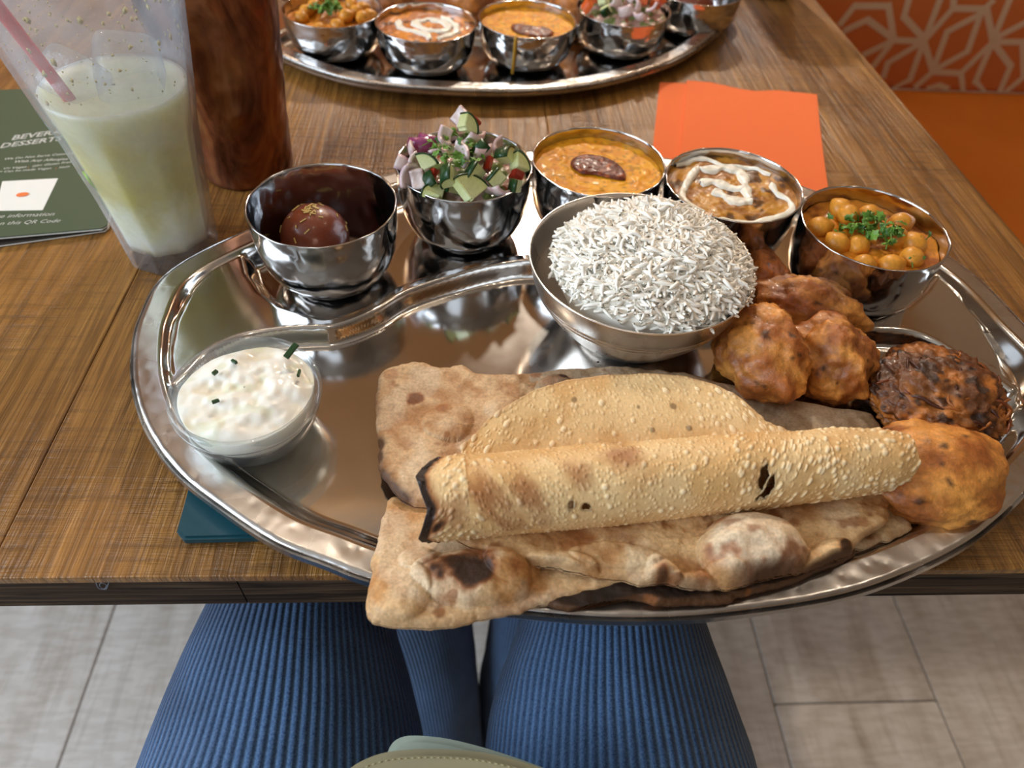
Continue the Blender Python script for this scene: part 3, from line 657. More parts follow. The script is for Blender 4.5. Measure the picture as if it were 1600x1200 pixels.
def wedge(name, loc, R_, w, th, rot, cat, label, group, a0=0, a1=PI/2, skin=True, pale=(206, 214, 140), inner=(226, 232, 180)):
    """sector of a round slice: flesh with a skin band on the curved side"""
    root = None; n = 9; r0 = R_-w; bm = bmesh.new(); A = np.linspace(a0, a1, n)
    pts = ([(0, 0)] if r0 <= 0 else [(r0*math.cos(a), r0*math.sin(a)) for a in A[::-1]])+[((R_-.0009)*math.cos(a), (R_-.0009)*math.sin(a)) for a in A]
    cx_ = np.mean(np.array(pts), 0)
    vs = [bm.verts.new((p[0]-cx_[0], p[1]-cx_[1], -th/2)) for p in pts]; f = bm.faces.new(vs); r = bmesh.ops.extrude_face_region(bm, geom=[f])
    for v in [g for g in r['geom'] if isinstance(g, bmesh.types.BMVert)]: v.co.z = th/2
    bmesh.ops.recalc_face_normals(bm, faces=bm.faces[:]); bmesh.ops.bevel(bm, geom=bm.edges[:], offset=.0004, segments=2, affect='EDGES')
    me = bpy.data.meshes.new(name); bm.to_mesh(me); bm.free(); me.materials.append(M['veg'])
    ca = me.color_attributes.new('Col', 'FLOAT_COLOR', 'POINT'); buf = []
    for v in me.vertices:
        d = math.hypot(v.co.x+cx_[0], v.co.y+cx_[1])/R_; c = lin(*inner)*(1-d)+lin(*pale)*d; buf += [*c, 1]
    ca.data.foreach_set('color', buf); o = bpy.data.objects.new(name, me); COL.objects.link(o)
    if skin:
        V = []; k = len(A)
        for z_ in (-th/2-.0001, th/2+.0001):
            for rr in (R_-.0009, R_):
                V += [(rr*math.cos(a)-cx_[0], rr*math.sin(a)-cx_[1], z_) for a in A]
        F_ = []
        for i in range(k-1):
            F_ += [(k+i, k+i+1, 3*k+i+1, 3*k+i), (2*k+i, 2*k+i+1, i+1, i), (i, i+1, k+i+1, k+i), (3*k+i, 3*k+i+1, 2*k+i+1, 2*k+i)]
        F_ += [(0, k, 3*k, 2*k), (k-1, 3*k-1, 4*k-1, 2*k-1)]
        mesh('skin', V, F_, M['skin'], o, True)
    o.location = loc; o.rotation_euler = rot; tag(o, label, cat, group); return o
def onion(loc, R_, rot, label, group, purple=False):
    A = np.linspace(0, 1.7, 8); B = np.linspace(-.55, .55, 5); V = []; C = []
    for rr, dc in ((R_, 0), (R_-.0022, 1)):
        for a in A:
            for b in B:
                V.append((rr*math.cos(a)*math.cos(b)-R_*.6, rr*math.sin(a)*math.cos(b)-R_*.6, rr*math.sin(b)))
                e = abs(b)/.55; C.append((lin(150, 60, 110) if purple else lin(226, 190, 196)) if (dc == 0 and (purple or e > .7)) else lin(232, 212, 206))
    F1 = [tuple(int(x) for x in f) for f in grid_faces(8, 5)]; F_ = F1+[tuple(x+40 for x in f[::-1]) for f in F1]
    ed = [i*5 for i in range(8)]+[35+j for j in range(1, 5)]+[i*5+4 for i in range(6, -1, -1)]+[j for j in range(3, 0, -1)]
    for p, q in zip(ed, ed[1:]+ed[:1]): F_.append((q, p, p+40, q+40))
    o = mesh('onion_piece', V, F_, M['veg'], None, True, np.array(C)); o.location = loc; o.rotation_euler = rot; return tag(o, label, 'onion', group)
def salad(cx, cy, z, near, w_):
    # leafy-green bed of small dice under the big pieces
    g = lambda k_: '%s %s' % (k_, w_)
    if near:
        z0 = z
        def P(X, Y, dz): return tuple(at(340+X/3.077, 160+Y/3.077, z0+dz))
        disc_fill_bed(cx, cy, z-.009)
        cu = [((1195, 112), .022, (1.0, .5, .3), .010, .0085, .009), ((1215, 335), .0085, (.95, .15, 2.35), .011, .010, .010), ((1210, 425), .0035, (.75, -.1, .9), .0155, .0145, .007), ((1095, 355), .010, (1.0, .4, 2.9), .010, .008, .009),
              ((1385, 262), .011, (1.1, -.6, 1.5), .010, .009, .008), ((1455, 288), .008, (.7, .5, .4), .010, .009, .008), ((1345, 372), .005, (.9, .2, 2.0), .010, .008, .009), ((1420, 398), .001, (.5, .1, 2.6), .008, .007, .007),
              ((1050, 440), -.001, (.3, 0, 1.4), .012, .0105, .005), ((1010, 392), .001, (1.1, .4, 3.4), .010, .008, .009), ((1000, 292), .010, (1.0, -.4, .2), .010, .009, .006), ((1120, 400), .0, (.5, .3, 2.2), .010, .008, .007), ((1260, 230), .014, (.9, .3, 4.0), .009, .008, .007)]
        for i, (p, dz, rot, R_, w, th) in enumerate(cu):
            wedge('cucumber_chunk', P(*p, dz), R_, R_ if i % 2 else w, th, rot, 'cucumber', 'chunk of green-skinned cucumber in the salad heap %s' % w_, g('cucumber chunks'))
        on = [((965, 215), .010, 1), ((1090, 165), .016, 0), ((940, 290), .008, 0), ((910, 350), .003, 0), ((965, 375), .002, 0), ((1070, 235), .014, 0), ((1280, 262), .012, 0), ((1335, 205), .010, 0), ((1350, 440), -.001, 0), ((1180, 84), .018, 0), ((930, 245), .008, 0), ((1000, 190), .009, 1), ((1240, 190), .014, 0), ((1300, 425), .0, 0), ((900, 300), .001, 0), ((1190, 250), .014, 0)]
        for i, (p, dz, pu) in enumerate(on):
            onion(P(*p, dz), .0085 if i % 3 else .0105, (RNG.normal(0, .7), RNG.normal(.4, .6), RNG.random()*6), 'pale pink diced red onion in the salad heap %s' % w_ if not pu else 'purple-skinned red onion piece in the salad heap %s' % w_, g('onion pieces' if not pu else 'purple onion pieces'), bool(pu))
        for p, dz in (((1032, 358), .003), ((1438, 345), .003), ((1300, 300), .008), ((1225, 100), .012)):
            wedge('tomato_chunk', P(*p, dz), .009, .0045, .008, (.8, .3, RNG.random()*6), 'tomato', 'red tomato dice in the salad heap %s' % w_, g('tomato dice'), skin=False, pale=(170, 40, 22), inner=(196, 84, 48))
        c = P(1160, 230, .013); coriander(c[0], c[1], c[2], 34, .017, 9, 'chopped coriander leaves over the salad heap %s' % w_, .010)
    else:
        disc_fill_bed(cx, cy, z-.006)
        for i in range(26):
            t = i*2.4; r = .036*math.sqrt((i+.5)/26); dz = .001+.014*(1-r/.037)**.7+.003*RNG.random(); L = (cx+r*math.cos(t), cy+r*math.sin(t), z+dz); rot = (RNG.normal(0, .6), RNG.normal(0, .6), RNG.random()*6)
            if i % 4 == 0: wedge('cucumber_chunk', L, .009, .0085, .008, rot, 'cucumber', 'small cucumber dice in the salad bowl %s' % w_, g('cucumber chunks'))
            elif i % 4 == 1: wedge('tomato_chunk', L, .009, .008, .009, rot, 'tomato', 'orange-red tomato dice in the salad bowl %s' % w_, g('tomato dice'), skin=False, pale=(222, 96, 34), inner=(232, 120, 56))
            else: onion(L, .009, rot, 'white and purple onion dice in the salad bowl %s' % w_, g('onion pieces'), i % 8 == 3)
        coriander(cx, cy+.006, z+.010, 34, .022, 19, 'chopped green leaves over the salad bowl %s' % w_, .008)
def disc_fill_bed(cx, cy, z):
    hf = lambda P: .006*(fbm(P, 130, 61, 3)-.3)*1.5+.006*(1-(np.hypot(P[..., 0], P[..., 1])/.038)**2)
    def cf(P, H):
        f = vn(P, 230, 6); c = mixc(lin(196, 160, 150), lin(110, 130, 66), sst(.4, .6, f)); r = sst(.78, .85, vn(P, 200, 8)); return c*(1-r[..., None])+lin(150, 60, 40)*r[..., None]
    o = disc_fill('salad_base', cx, cy, z, .0375, hf, cf, M['veg']); tag(o, 'finely diced vegetables at the bottom of the %s salad bowl' % ('near' if cy < .5 else 'far tray'), 'salad', kind='stuff')
for n_, (x, y) in NEAR.items():
    if n_ != 'gulab': dish(n_, x, y, TF+KH, True)
for n_, (x, y) in FAR.items():
    if n_ != 'gulab': dish(n_, x, y, FZ+KH*.75, False)

# gulab jamun with slivers, in its syrup
def jamun(x, y, z, label):
    col = lambda P, d: lin(104, 40, 18)[None]*(1-sst(-.2, .9, P[:, 2])[:, None])+lin(128, 56, 26)[None]*sst(-.2, .9, P[:, 2])[:, None]
    j = blob('syrup_dumpling', (x, y, z), .0195, M['jamun'], col, 4, .02, 1.5, (1, 1, .95), (0, 0, 0), 4, None, None, .008); tag(j, label, 'dessert')
    R = np.random.default_rng(3)
    for i in range(40):
        t = R.random()*2*PI; ph = abs(R.normal(0, .8)); n = Vector((math.sin(ph)*math.cos(t), math.sin(ph)*math.sin(t), math.cos(ph))); L = R.uniform(.0006, .0022)*(1.6 if i < 6 else 1); w = .0003 if i > 5 else .0005
        s_ = box('nut_sliver', (-L, -w, -.0002), (L, w, .0003), M['nut'], j); q = n.to_track_quat('Z', 'Y'); s_.rotation_euler = (q.to_matrix() @ Matrix.Rotation(R.random()*PI, 3, 'Z')).to_euler(); s_.location = Vector((n.x*.0197, n.y*.0197, n.z*.0188))
    return j
gx, gy = NEAR['gulab']; jx, jy = at(492, 366, TF+.022)[:2]
j0 = jamun(jx, jy, TF+.0205, 'round brown syrup dumpling sprinkled with pale nut slivers')
sy = disc_fill('syrup', gx, gy, TF+.0085, .0265, lambda P: 0*P[..., 0], lambda P, H: mixc(lin(120, 70, 20), lin(130, 80, 26), vn(P, 50)), M['syrup'], 8, 60)
sy.scale = (1, 1, .3); tag(sy, 'thin syrup pooled at the bottom of the dumpling bowl', 'syrup')
j1 = copy_tree(j0); j1.location = (FAR['gulab'][0], FAR['gulab'][1], FZ+.0195); tag(j1, 'brown syrup dumpling in the bowl at the right end of the far tray')

# raita in a clear glass dish
rx, ry = at(381, 603, TF+.0315)[:2]; rz = TF
outer = smooth_prof([(.0005, .0002), (.018, .0), (.022, .0010), (.0275, .008), (.0315, .018), (.0325, .0235)], 5)
rimp = [(.0333, .0240), (.0338, .0260), (.0336, .0292), (.0330, .0308), (.0318, .0312), (.0308, .0306), (.0303, .0285)]
inn = smooth_prof([(.0300, .025), (.028, .016), (.024, .009), (.018, .0045), (.0005, .004)], 5)
gd = lathe('glass_dish', list(outer)+rimp+list(inn), M['clear_glass'], None, 96); gd.location = (rx, ry, rz); gd.rotation_euler = (0, 0, 0)
tag(gd, 'small clear glass dish holding white yoghurt dip, at the left end of the tray', 'bowl')
def raita():
    n, k = 70, 130; s_ = np.linspace(.01, 1, n)[:, None]; t_ = np.linspace(0, 2*PI, k, endpoint=False)[None]; r = .0299*(1+.02*np.sin(3*t_)-.07*sst(.6, 1, np.cos(t_-2.3)))
    X = s_*r*np.cos(t_); Y = s_*r*np.sin(t_); P = np.stack([X, Y, 0*X], -1); f = fbm(P, 70, 71, 3); H = .0272+.0035*(1-s_**2)+.009*(f-.5)*(1-s_**6)+.0005*(vn(P, 300, 3)-.5)
    V = np.stack([X, Y, H], -1).reshape(-1, 3); C = mixc(lin(236, 224, 200), lin(246, 242, 230), sst(.38, .55, f)); g = sst(.74, .85, vn(P, 150, 12)); C = (C*(1-.25*g[..., None])+lin(190, 200, 130)*.25*g[..., None]).reshape(-1, 3)
    prof = [(.0288, .017), (.0245, .010), (.018, .0052), (.001, .0046)]; b = len(V); off = b; a0 = (n-1)*k; Fs = [grid_faces(n, k, False, True)]; prev = a0; j = np.arange(k)
    for rr, zz in prof:
        V = np.vstack([V, np.c_[rr*np.cos(t_[0]), rr*np.sin(t_[0]), np.full(k, zz)]]); Fs.append(np.stack([prev+j, off+j, off+(j+1) % k, prev+(j+1) % k], 1)); prev = off; off += k
    C = np.vstack([C, np.tile(lin(235, 232, 220), (len(V)-len(C), 1))])
    o = mesh('yoghurt_dip', V, np.vstack(Fs), M['cream'], None, True, C); o.location = (rx, ry, rz); return o
tag(raita(), 'thick white cucumber yoghurt dip in the glass dish', 'dip')
for i, (px_, py_, L, w, rot, dz) in enumerate([(455, 548, .0042, .0014, (.3, -.3, 1.0), .0340), (366, 565, .0017, .0007, (0, .2, 2.5), .0315), (336, 582, .0013, .0009, (.2, 0, 1.0), .031), (337, 627, .0016, .0007, (0, 0, .5), .0305), (467, 583, .0020, .0006, (0, 0, 1.5), .031)]):
    p = at(px_, py_, TF+dz+.0016); s_ = box('cucumber_sliver', (-L, -w, -.0008), (L, w, .0008), M['skin'], None, .0003, 2); s_.location = p; s_.rotation_euler = rot
    tag(s_, ['long dark green cucumber stick poking out of the yoghurt dip', 'small green cucumber sliver set in the yoghurt dip'][min(i, 1)], 'cucumber', 'cucumber slivers in the dip')

# ------------------------------------------------------------------ fried things
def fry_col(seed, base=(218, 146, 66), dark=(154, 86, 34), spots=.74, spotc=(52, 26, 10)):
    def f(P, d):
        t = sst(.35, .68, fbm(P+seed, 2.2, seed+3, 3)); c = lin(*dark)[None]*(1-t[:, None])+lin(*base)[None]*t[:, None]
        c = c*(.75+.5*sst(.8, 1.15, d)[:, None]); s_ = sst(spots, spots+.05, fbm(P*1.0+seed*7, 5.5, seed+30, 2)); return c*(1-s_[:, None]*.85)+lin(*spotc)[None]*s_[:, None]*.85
    return f
def tips(lst):
    def sh(P, Q):
        Q = Q.copy()
        for v, a, w in lst:
            v = np.array(v, float); v /= np.linalg.norm(v); f = np.exp(-np.sum((P-v)**2, 1)/w); Q += v[None]*(a*f)[:, None]
        return Q
    return sh
GP = 'fried lentil fritters'
pk = [((1262, 482), .0205, (1.30, .88, .86), .0215, (0, .1, -.25), tips([((1, -.1, .1), .35, .08), ((-.9, .3, 0), .1, .2)]), 3, 'smooth golden fritter with a pointed tip, in front of the chickpea bowl'),
      ((1188, 552), .0225, (1.0, 1.15, .95), .0225, (0, 0, .25), tips([((-.1, -1, 0), .28, .25), ((.95, .0, .1), .22, .10), ((-.3, .9, .2), .1, .2)]), 12, 'largest lumpy golden fritter, right beside the rice bowl'),
      ((1298, 560), .0185, (1.02, 1.15, 1.0), .0205, (0, 0, -.3), tips([((.8, -.75, -.1), .38, .05), ((-1, .35, .3), .3, .06), ((-.2, 1, .3), .2, .15)]), 21, 'golden fritter with dark burnt specks at its upper tip, beside the onion fritter'),
      ((1188, 440), .0145, (.9, 1.25, 1.0), .017, (0, 0, 0), None, 33, 'dark orange fritter half hidden behind the rice bowl'),
      ((1460, 738), .0175, (1.38, 1.12, .72), .0235, (.05, 0, .12), tips([((1, .35, .2), .16, .12), ((-1, -.2, 0), .08, .3)]), 41, 'flattish golden fritter at the right end of the rolled papad')]
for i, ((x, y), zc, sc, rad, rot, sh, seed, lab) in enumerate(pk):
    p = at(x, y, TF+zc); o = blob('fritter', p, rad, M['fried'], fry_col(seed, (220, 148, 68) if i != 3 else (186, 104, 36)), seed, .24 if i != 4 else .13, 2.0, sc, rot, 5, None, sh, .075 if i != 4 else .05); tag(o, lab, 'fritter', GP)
p = at(1462, 620, TF+.017)
ob = blob('onion_fritter', p, .033, M['fried'], fry_col(60, (176, 104, 38), (96, 52, 20), .60, (36, 18, 12)), 60, .18, 2.6, (1.0, 1.0, .52), (0, 0, .3), 6, None, None, .11)
tag(ob, 'flat dark brown shredded onion fritter at the right end of the tray', 'fritter')
R = np.random.default_rng(12); SHR = [simple('fried_shred', lin(*c_), .4) for c_ in ((110, 50, 16), (66, 28, 12), (146, 80, 24))]
for i in range(34):   # shreds of onion standing out of the batter
    t = R.random()*2*PI; r = .031*math.sqrt(R.random()); zz = .0155*math.sqrt(max(0, 1-(r/.034)**2)); a = R.random()*2*PI if i % 2 else t+PI/2+R.normal(0, .3); L = R.uniform(.004, .009)
    P = np.array([[r*math.cos(t)+math.cos(a)*L*q+.002*math.sin(a)*math.cos(q*2), r*math.sin(t)+math.sin(a)*L*q, max(.001, zz*math.sqrt(max(.02, 1-.25*q*q))+.0006*math.sin(q*4+i))] for q in np.linspace(-1, 1, 9)])
    s_ = tube('onion_shred', P, .0008*np.sqrt(np.clip(1-np.linspace(-1, 1, 9)**2*.8, .1, 1)), SHR[i % 3], ob, 6)
for i, (x, y, s_) in enumerate([(.000, .722, 5), (-.072, .712, 8), (.095, .728, 14)]):
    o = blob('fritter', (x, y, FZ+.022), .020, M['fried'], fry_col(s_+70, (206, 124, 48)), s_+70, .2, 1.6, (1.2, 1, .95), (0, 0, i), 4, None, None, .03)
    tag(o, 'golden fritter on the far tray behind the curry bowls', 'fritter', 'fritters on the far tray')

# ------------------------------------------------------------------ flatbreads
def bread(name, outline, zb, thick, label, seed, ctr=None, bubbles=(), chars=(), edge=None, tone=(204, 172, 132), dark=(160, 116, 74), nr=70, na=420, amp=.0016, edge_amt=.25, curl=None, white=.3, burn=.72):
    Pw = np.array([atf(x, y, zb)[:2] for x, y in outline]); D = resample(spline(Pw, 14), na)
    D = D+(fbm(np.c_[D, 0*D[:, :1]], 150, seed, 3)-.5)[:, None]*.0035*(D-D.mean(0))/np.linalg.norm(D-D.mean(0), axis=1)[:, None]
    c = D.mean(0) if ctr is None else atf(*ctr, zb)[:2]
    s_ = 1-np.linspace(0, 1, nr)**1.35; s_[-1] = .004
    X = c[0]+s_[:, None]*(D[:, 0]-c[0])[None]; Y = c[1]+s_[:, None]*(D[:, 1]-c[1])[None]; Pn = np.stack([X, Y, 0*X], -1)
    d = (1-s_)[:, None]*np.linalg.norm(D-c, axis=1)[None]
    prof = np.sqrt(np.clip(1-(1-np.clip(d/(thick*.9), 0, 1))**2, 0, 1))
    f = fbm(Pn, 55, seed, 4); f2 = fbm(Pn, 180, seed+9, 3)
    Z = zb(X, Y)+thick*(.35+.65*prof)+amp*2*(f-.5)*prof+amp*.7*(f2-.5)
    char = np.zeros_like(X); wh = np.zeros_like(X)
    for (bx, by, rx_, ry_, h, ang, ch) in bubbles:
        q = atf(bx, by, lambda x, y: zb(x, y)+thick+h*.6); ca, sa = math.cos(ang), math.sin(ang); dx, dy = X-q[0], Y-q[1]; u = (dx*ca+dy*sa)/rx_; v = (-dx*sa+dy*ca)/ry_; rr = np.sqrt(u*u+v*v)*(1+.25*(fbm(Pn, 90, seed+2, 2)-.5))
        b = np.sqrt(np.clip(1-rr**2, 0, 1))**.8; Z = Z+h*b*prof
        top = np.clip(1-rr, 0, 1)
        if ch > 0: char = np.maximum(char, ch*sst(.42, .95, fbm(Pn, 150, seed+5, 3)*.7+top*.75)*(rr < 1.05))
        else: wh = np.maximum(wh, (rr < 1)*sst(0, .25, top)*-ch); char = np.maximum(char, .62*sst(.50, .74, fbm(Pn, 120, seed+6, 3))*sst(1.05, .9, rr))
    for (bx, by, r_, st) in chars:
        q = atf(bx, by, lambda x, y: zb(x, y)+thick); rr = np.hypot(X-q[0], Y-q[1])/r_; char = np.maximum(char, st*sst(0.15, .6, 1-rr+.9*(fbm(Pn, 170, seed+4, 3)-.5)))
    if curl is not None: Z = Z+curl(X, Y, d)
    t = sst(.34, .64, f*.6+f2*.4); C = lin(*dark)*(1-t[..., None])+lin(*tone)*t[..., None]
    w = white*sst(.52, .66, fbm(Pn, 45, seed+12, 3)); w = np.maximum(w, wh*.8); C = C*(1-w[..., None])+lin(226, 208, 180)*w[..., None]
    br = sst(burn, burn+.1, fbm(Pn, 100, seed+21, 3)); C = C*(1-.7*br[..., None])+lin(140, 80, 36)*.7*br[..., None]
    c1 = sst(0, .75, char)[..., None]*(.75+.25*f2[..., None]); C = C*(1-c1)+lin(150, 82, 34)*c1; c2 = sst(.45, 1.0, char)[..., None]*.93; C = C*(1-c2)+lin(38, 24, 16)*c2
    e = np.exp(-(d/.0035)**2)
    if edge is not None:
        ea = np.zeros(na); 
        for (a_, b_, st) in edge:   # charred stretches given between two outline pixels
            pa, pb = atf(*a_, zb)[:2], atf(*b_, zb)[:2]; ia, ib = np.linalg.norm(D-pa, axis=1).argmin(), np.linalg.norm(D-pb, axis=1).argmin()
            idx = np.arange(ia, ib+1) if ia <= ib else np.r_[np.arange(ia, na), np.arange(0, ib+1)]
            if len(idx) > na*.6: idx = np.setdiff1d(np.arange(na), idx)
            ea[idx] = np.maximum(ea[idx], st)
        kern = np.hanning(15); kern /= kern.sum(); ea = np.convolve(np.r_[ea[-7:], ea, ea[:7]], kern, 'valid')
        e2 = np.clip(np.exp(-(d/.0028)**2)*(ea[None]*(.55+.9*(f2)))*1.15, 0, 1)[..., None]; C = C*(1-e2)+lin(44, 26, 16)*e2
    C = C*(1-(e*edge_amt)[..., None])+lin(160, 104, 56)*(e*edge_amt)[..., None]
    top = np.stack([X, Y, Z], -1).reshape(-1, 3); C = C.reshape(-1, 3); b0 = len(top)
    Vb = []; rs = [1.0, .97, .6, .004]
    for q in rs:
        Xb = c[0]+q*(D[:, 0]-c[0]); Yb = c[1]+q*(D[:, 1]-c[1]); zz = zb(Xb, Yb)+(thick*.12 if q == 1 else 0)
        if curl is not None: zz = zz+curl(Xb, Yb, (1-q)*np.linalg.norm(D-c, axis=1))
        Vb.append(np.c_[Xb, Yb, zz])
    V = np.vstack([top]+Vb); C = np.vstack([C, np.tile(C[:na], (len(rs), 1))]); j = np.arange(na)
    F_ = np.vstack([grid_faces(nr, na, False, True), (grid_faces(len(rs), na, False, True)+b0)[:, ::-1], np.stack([j, b0+j, b0+(j+1) % na, (j+1) % na], 1)])
    o = mesh(name, V, F_, M['bread'], None, True, C); tag(o, label, 'flatbread', 'pieces of flatbread'); return o
zlow = lambda x, y: np.interp(y, [.110, .135, .172], [.0235, .0215, .0105])
zmid = lambda x, y: np.interp(y, [.115, .140, .172, .22], [.029, .027, .0225, .0200])
zB = lambda x, y: np.interp(y, [.15, .20, .25], [.0165, .0135, .011])
bread('flatbread', [(612, 782), (640, 790), (760, 830), (900, 850), (1000, 870), (1010, 905), (930, 930), (860, 946), (800, 963), (755, 973), (700, 983), (650, 984), (607, 983), (578, 976), (573, 950), (578, 905), (590, 850), (602, 800)], zlow, .0050, 'flatbread corner hanging over the front rim of the tray with a charred bubble', 5, ctr=(740, 890),
      bubbles=[(738, 893, .022, .0125, .0095, -.05, 1.0), (625, 925, .012, .011, .004, .2, 0.001), (800, 880, .011, .010, .005, 0, .001), (655, 870, .008, .006, .003, 0, .001)], tone=(222, 184, 136), dark=(190, 136, 80), white=.4)
bread('flatbread', [(600, 588), (620, 580), (655, 573), (690, 581), (720, 578), (745, 590), (790, 593), (835, 592), (880, 600), (930, 640), (900, 740), (830, 790), (740, 810), (680, 800), (645, 795), (612, 772), (596, 735), (590, 690), (589, 640), (593, 605)], zB, .0060, 'folded flatbread with browned spots and a charred left edge, behind the rolled papad', 11, ctr=(720, 680),
      bubbles=[(790, 633, .010, .008, .003, 0, .001), (700, 655, .012, .012, .003, 0, .001)], chars=[(650, 622, .006, .72), (690, 640, .005, .45), (612, 586, .006, .4)], edge=[((590, 690), (645, 795), 1.1), ((600, 588), (589, 640), .3)], tone=(212, 174, 130), dark=(176, 126, 80))
bread('flatbread', [(815, 600), (838, 590), (880, 583), (940, 580), (1000, 581), (1060, 588), (1110, 600), (1160, 613), (1230, 630), (1300, 645), (1355, 652), (1368, 662), (1366, 684), (1300, 700), (1200, 720), (1050, 730), (900, 710), (840, 660)], lambda x, y: zB(x, y)+.001, .0048, 'greyish flatbread lying behind the papad, below the rice bowl', 17, ctr=(1060, 650),
      bubbles=[(862, 597, .010, .006, .005, .5, .4)], chars=[(880, 592, .0045, .9), (1130, 645, .006, .35), (838, 585, .004, .5)], tone=(186, 160, 130), dark=(158, 128, 94), white=.15, burn=.78)
bread('flatbread', [(1330, 760), (1385, 768), (1405, 800), (1420, 830), (1385, 846), (1340, 860), (1290, 850), (1280, 800)], lambda x, y: np.interp(y, [.14, .2], [.0205, .013]), .004, 'small end of flatbread beyond the big bubble, above the tray rim', 23, ctr=(1350, 815), tone=(200, 164, 116), dark=(168, 126, 76))
bread('flatbread', [(850, 936), (890, 915), (960, 900), (1100, 890), (1250, 870), (1330, 862), (1318, 880), (1265, 900), (1240, 912), (1200, 925), (1165, 935), (1130, 945), (1080, 949), (1030, 948), (985, 940), (930, 944), (890, 958), (860, 950)], zlow, .0040, 'blackened flatbread edge underneath the big front flatbread', 29, ctr=(1090, 915), tone=(44, 28, 18), dark=(22, 14, 10), white=0, burn=.72, edge=[((850, 936), (1330, 862), .9)])
def zD(x, y): return np.interp(y, [.118, .140, .172, .22], [.0285, .0275, .0235, .021])
bread('flatbread', [(712, 848), (740, 838), (800, 820), (900, 790), (1100, 770), (1250, 765), (1370, 758), (1385, 770), (1386, 800), (1376, 826), (1345, 846), (1328, 868), (1290, 886), (1250, 898), (1205, 908), (1162, 921), (1110, 923), (1070, 922), (1040, 917), (1000, 917), (950, 908), (880, 895), (835, 888), (800, 880), (750, 864)], zD, .0052, 'big front flatbread with a white puffed bubble, under the rolled papad', 37, ctr=(1060, 850),
      bubbles=[(1183, 842, .0215, .0160, .0135, .15, -.9), (1040, 898, .0065, .0085, .005, .2, .95), (960, 865, .018, .006, .003, -.1, .001), (1100, 905, .015, .005, .003, .1, .001), (880, 880, .014, .006, .003, -.2, .001), (1300, 862, .012, .006, .004, .4, .001)],
      chars=[(1318, 862, .006, 1.0), (905, 835, .014, .45), (960, 830, .012, .4), (1240, 815, .004, .5)], edge=[((1328, 868), (1162, 921), .9), ((1110, 923), (1040, 917), .4)], tone=(220, 182, 132), dark=(182, 132, 82), white=.3, amp=.0022)

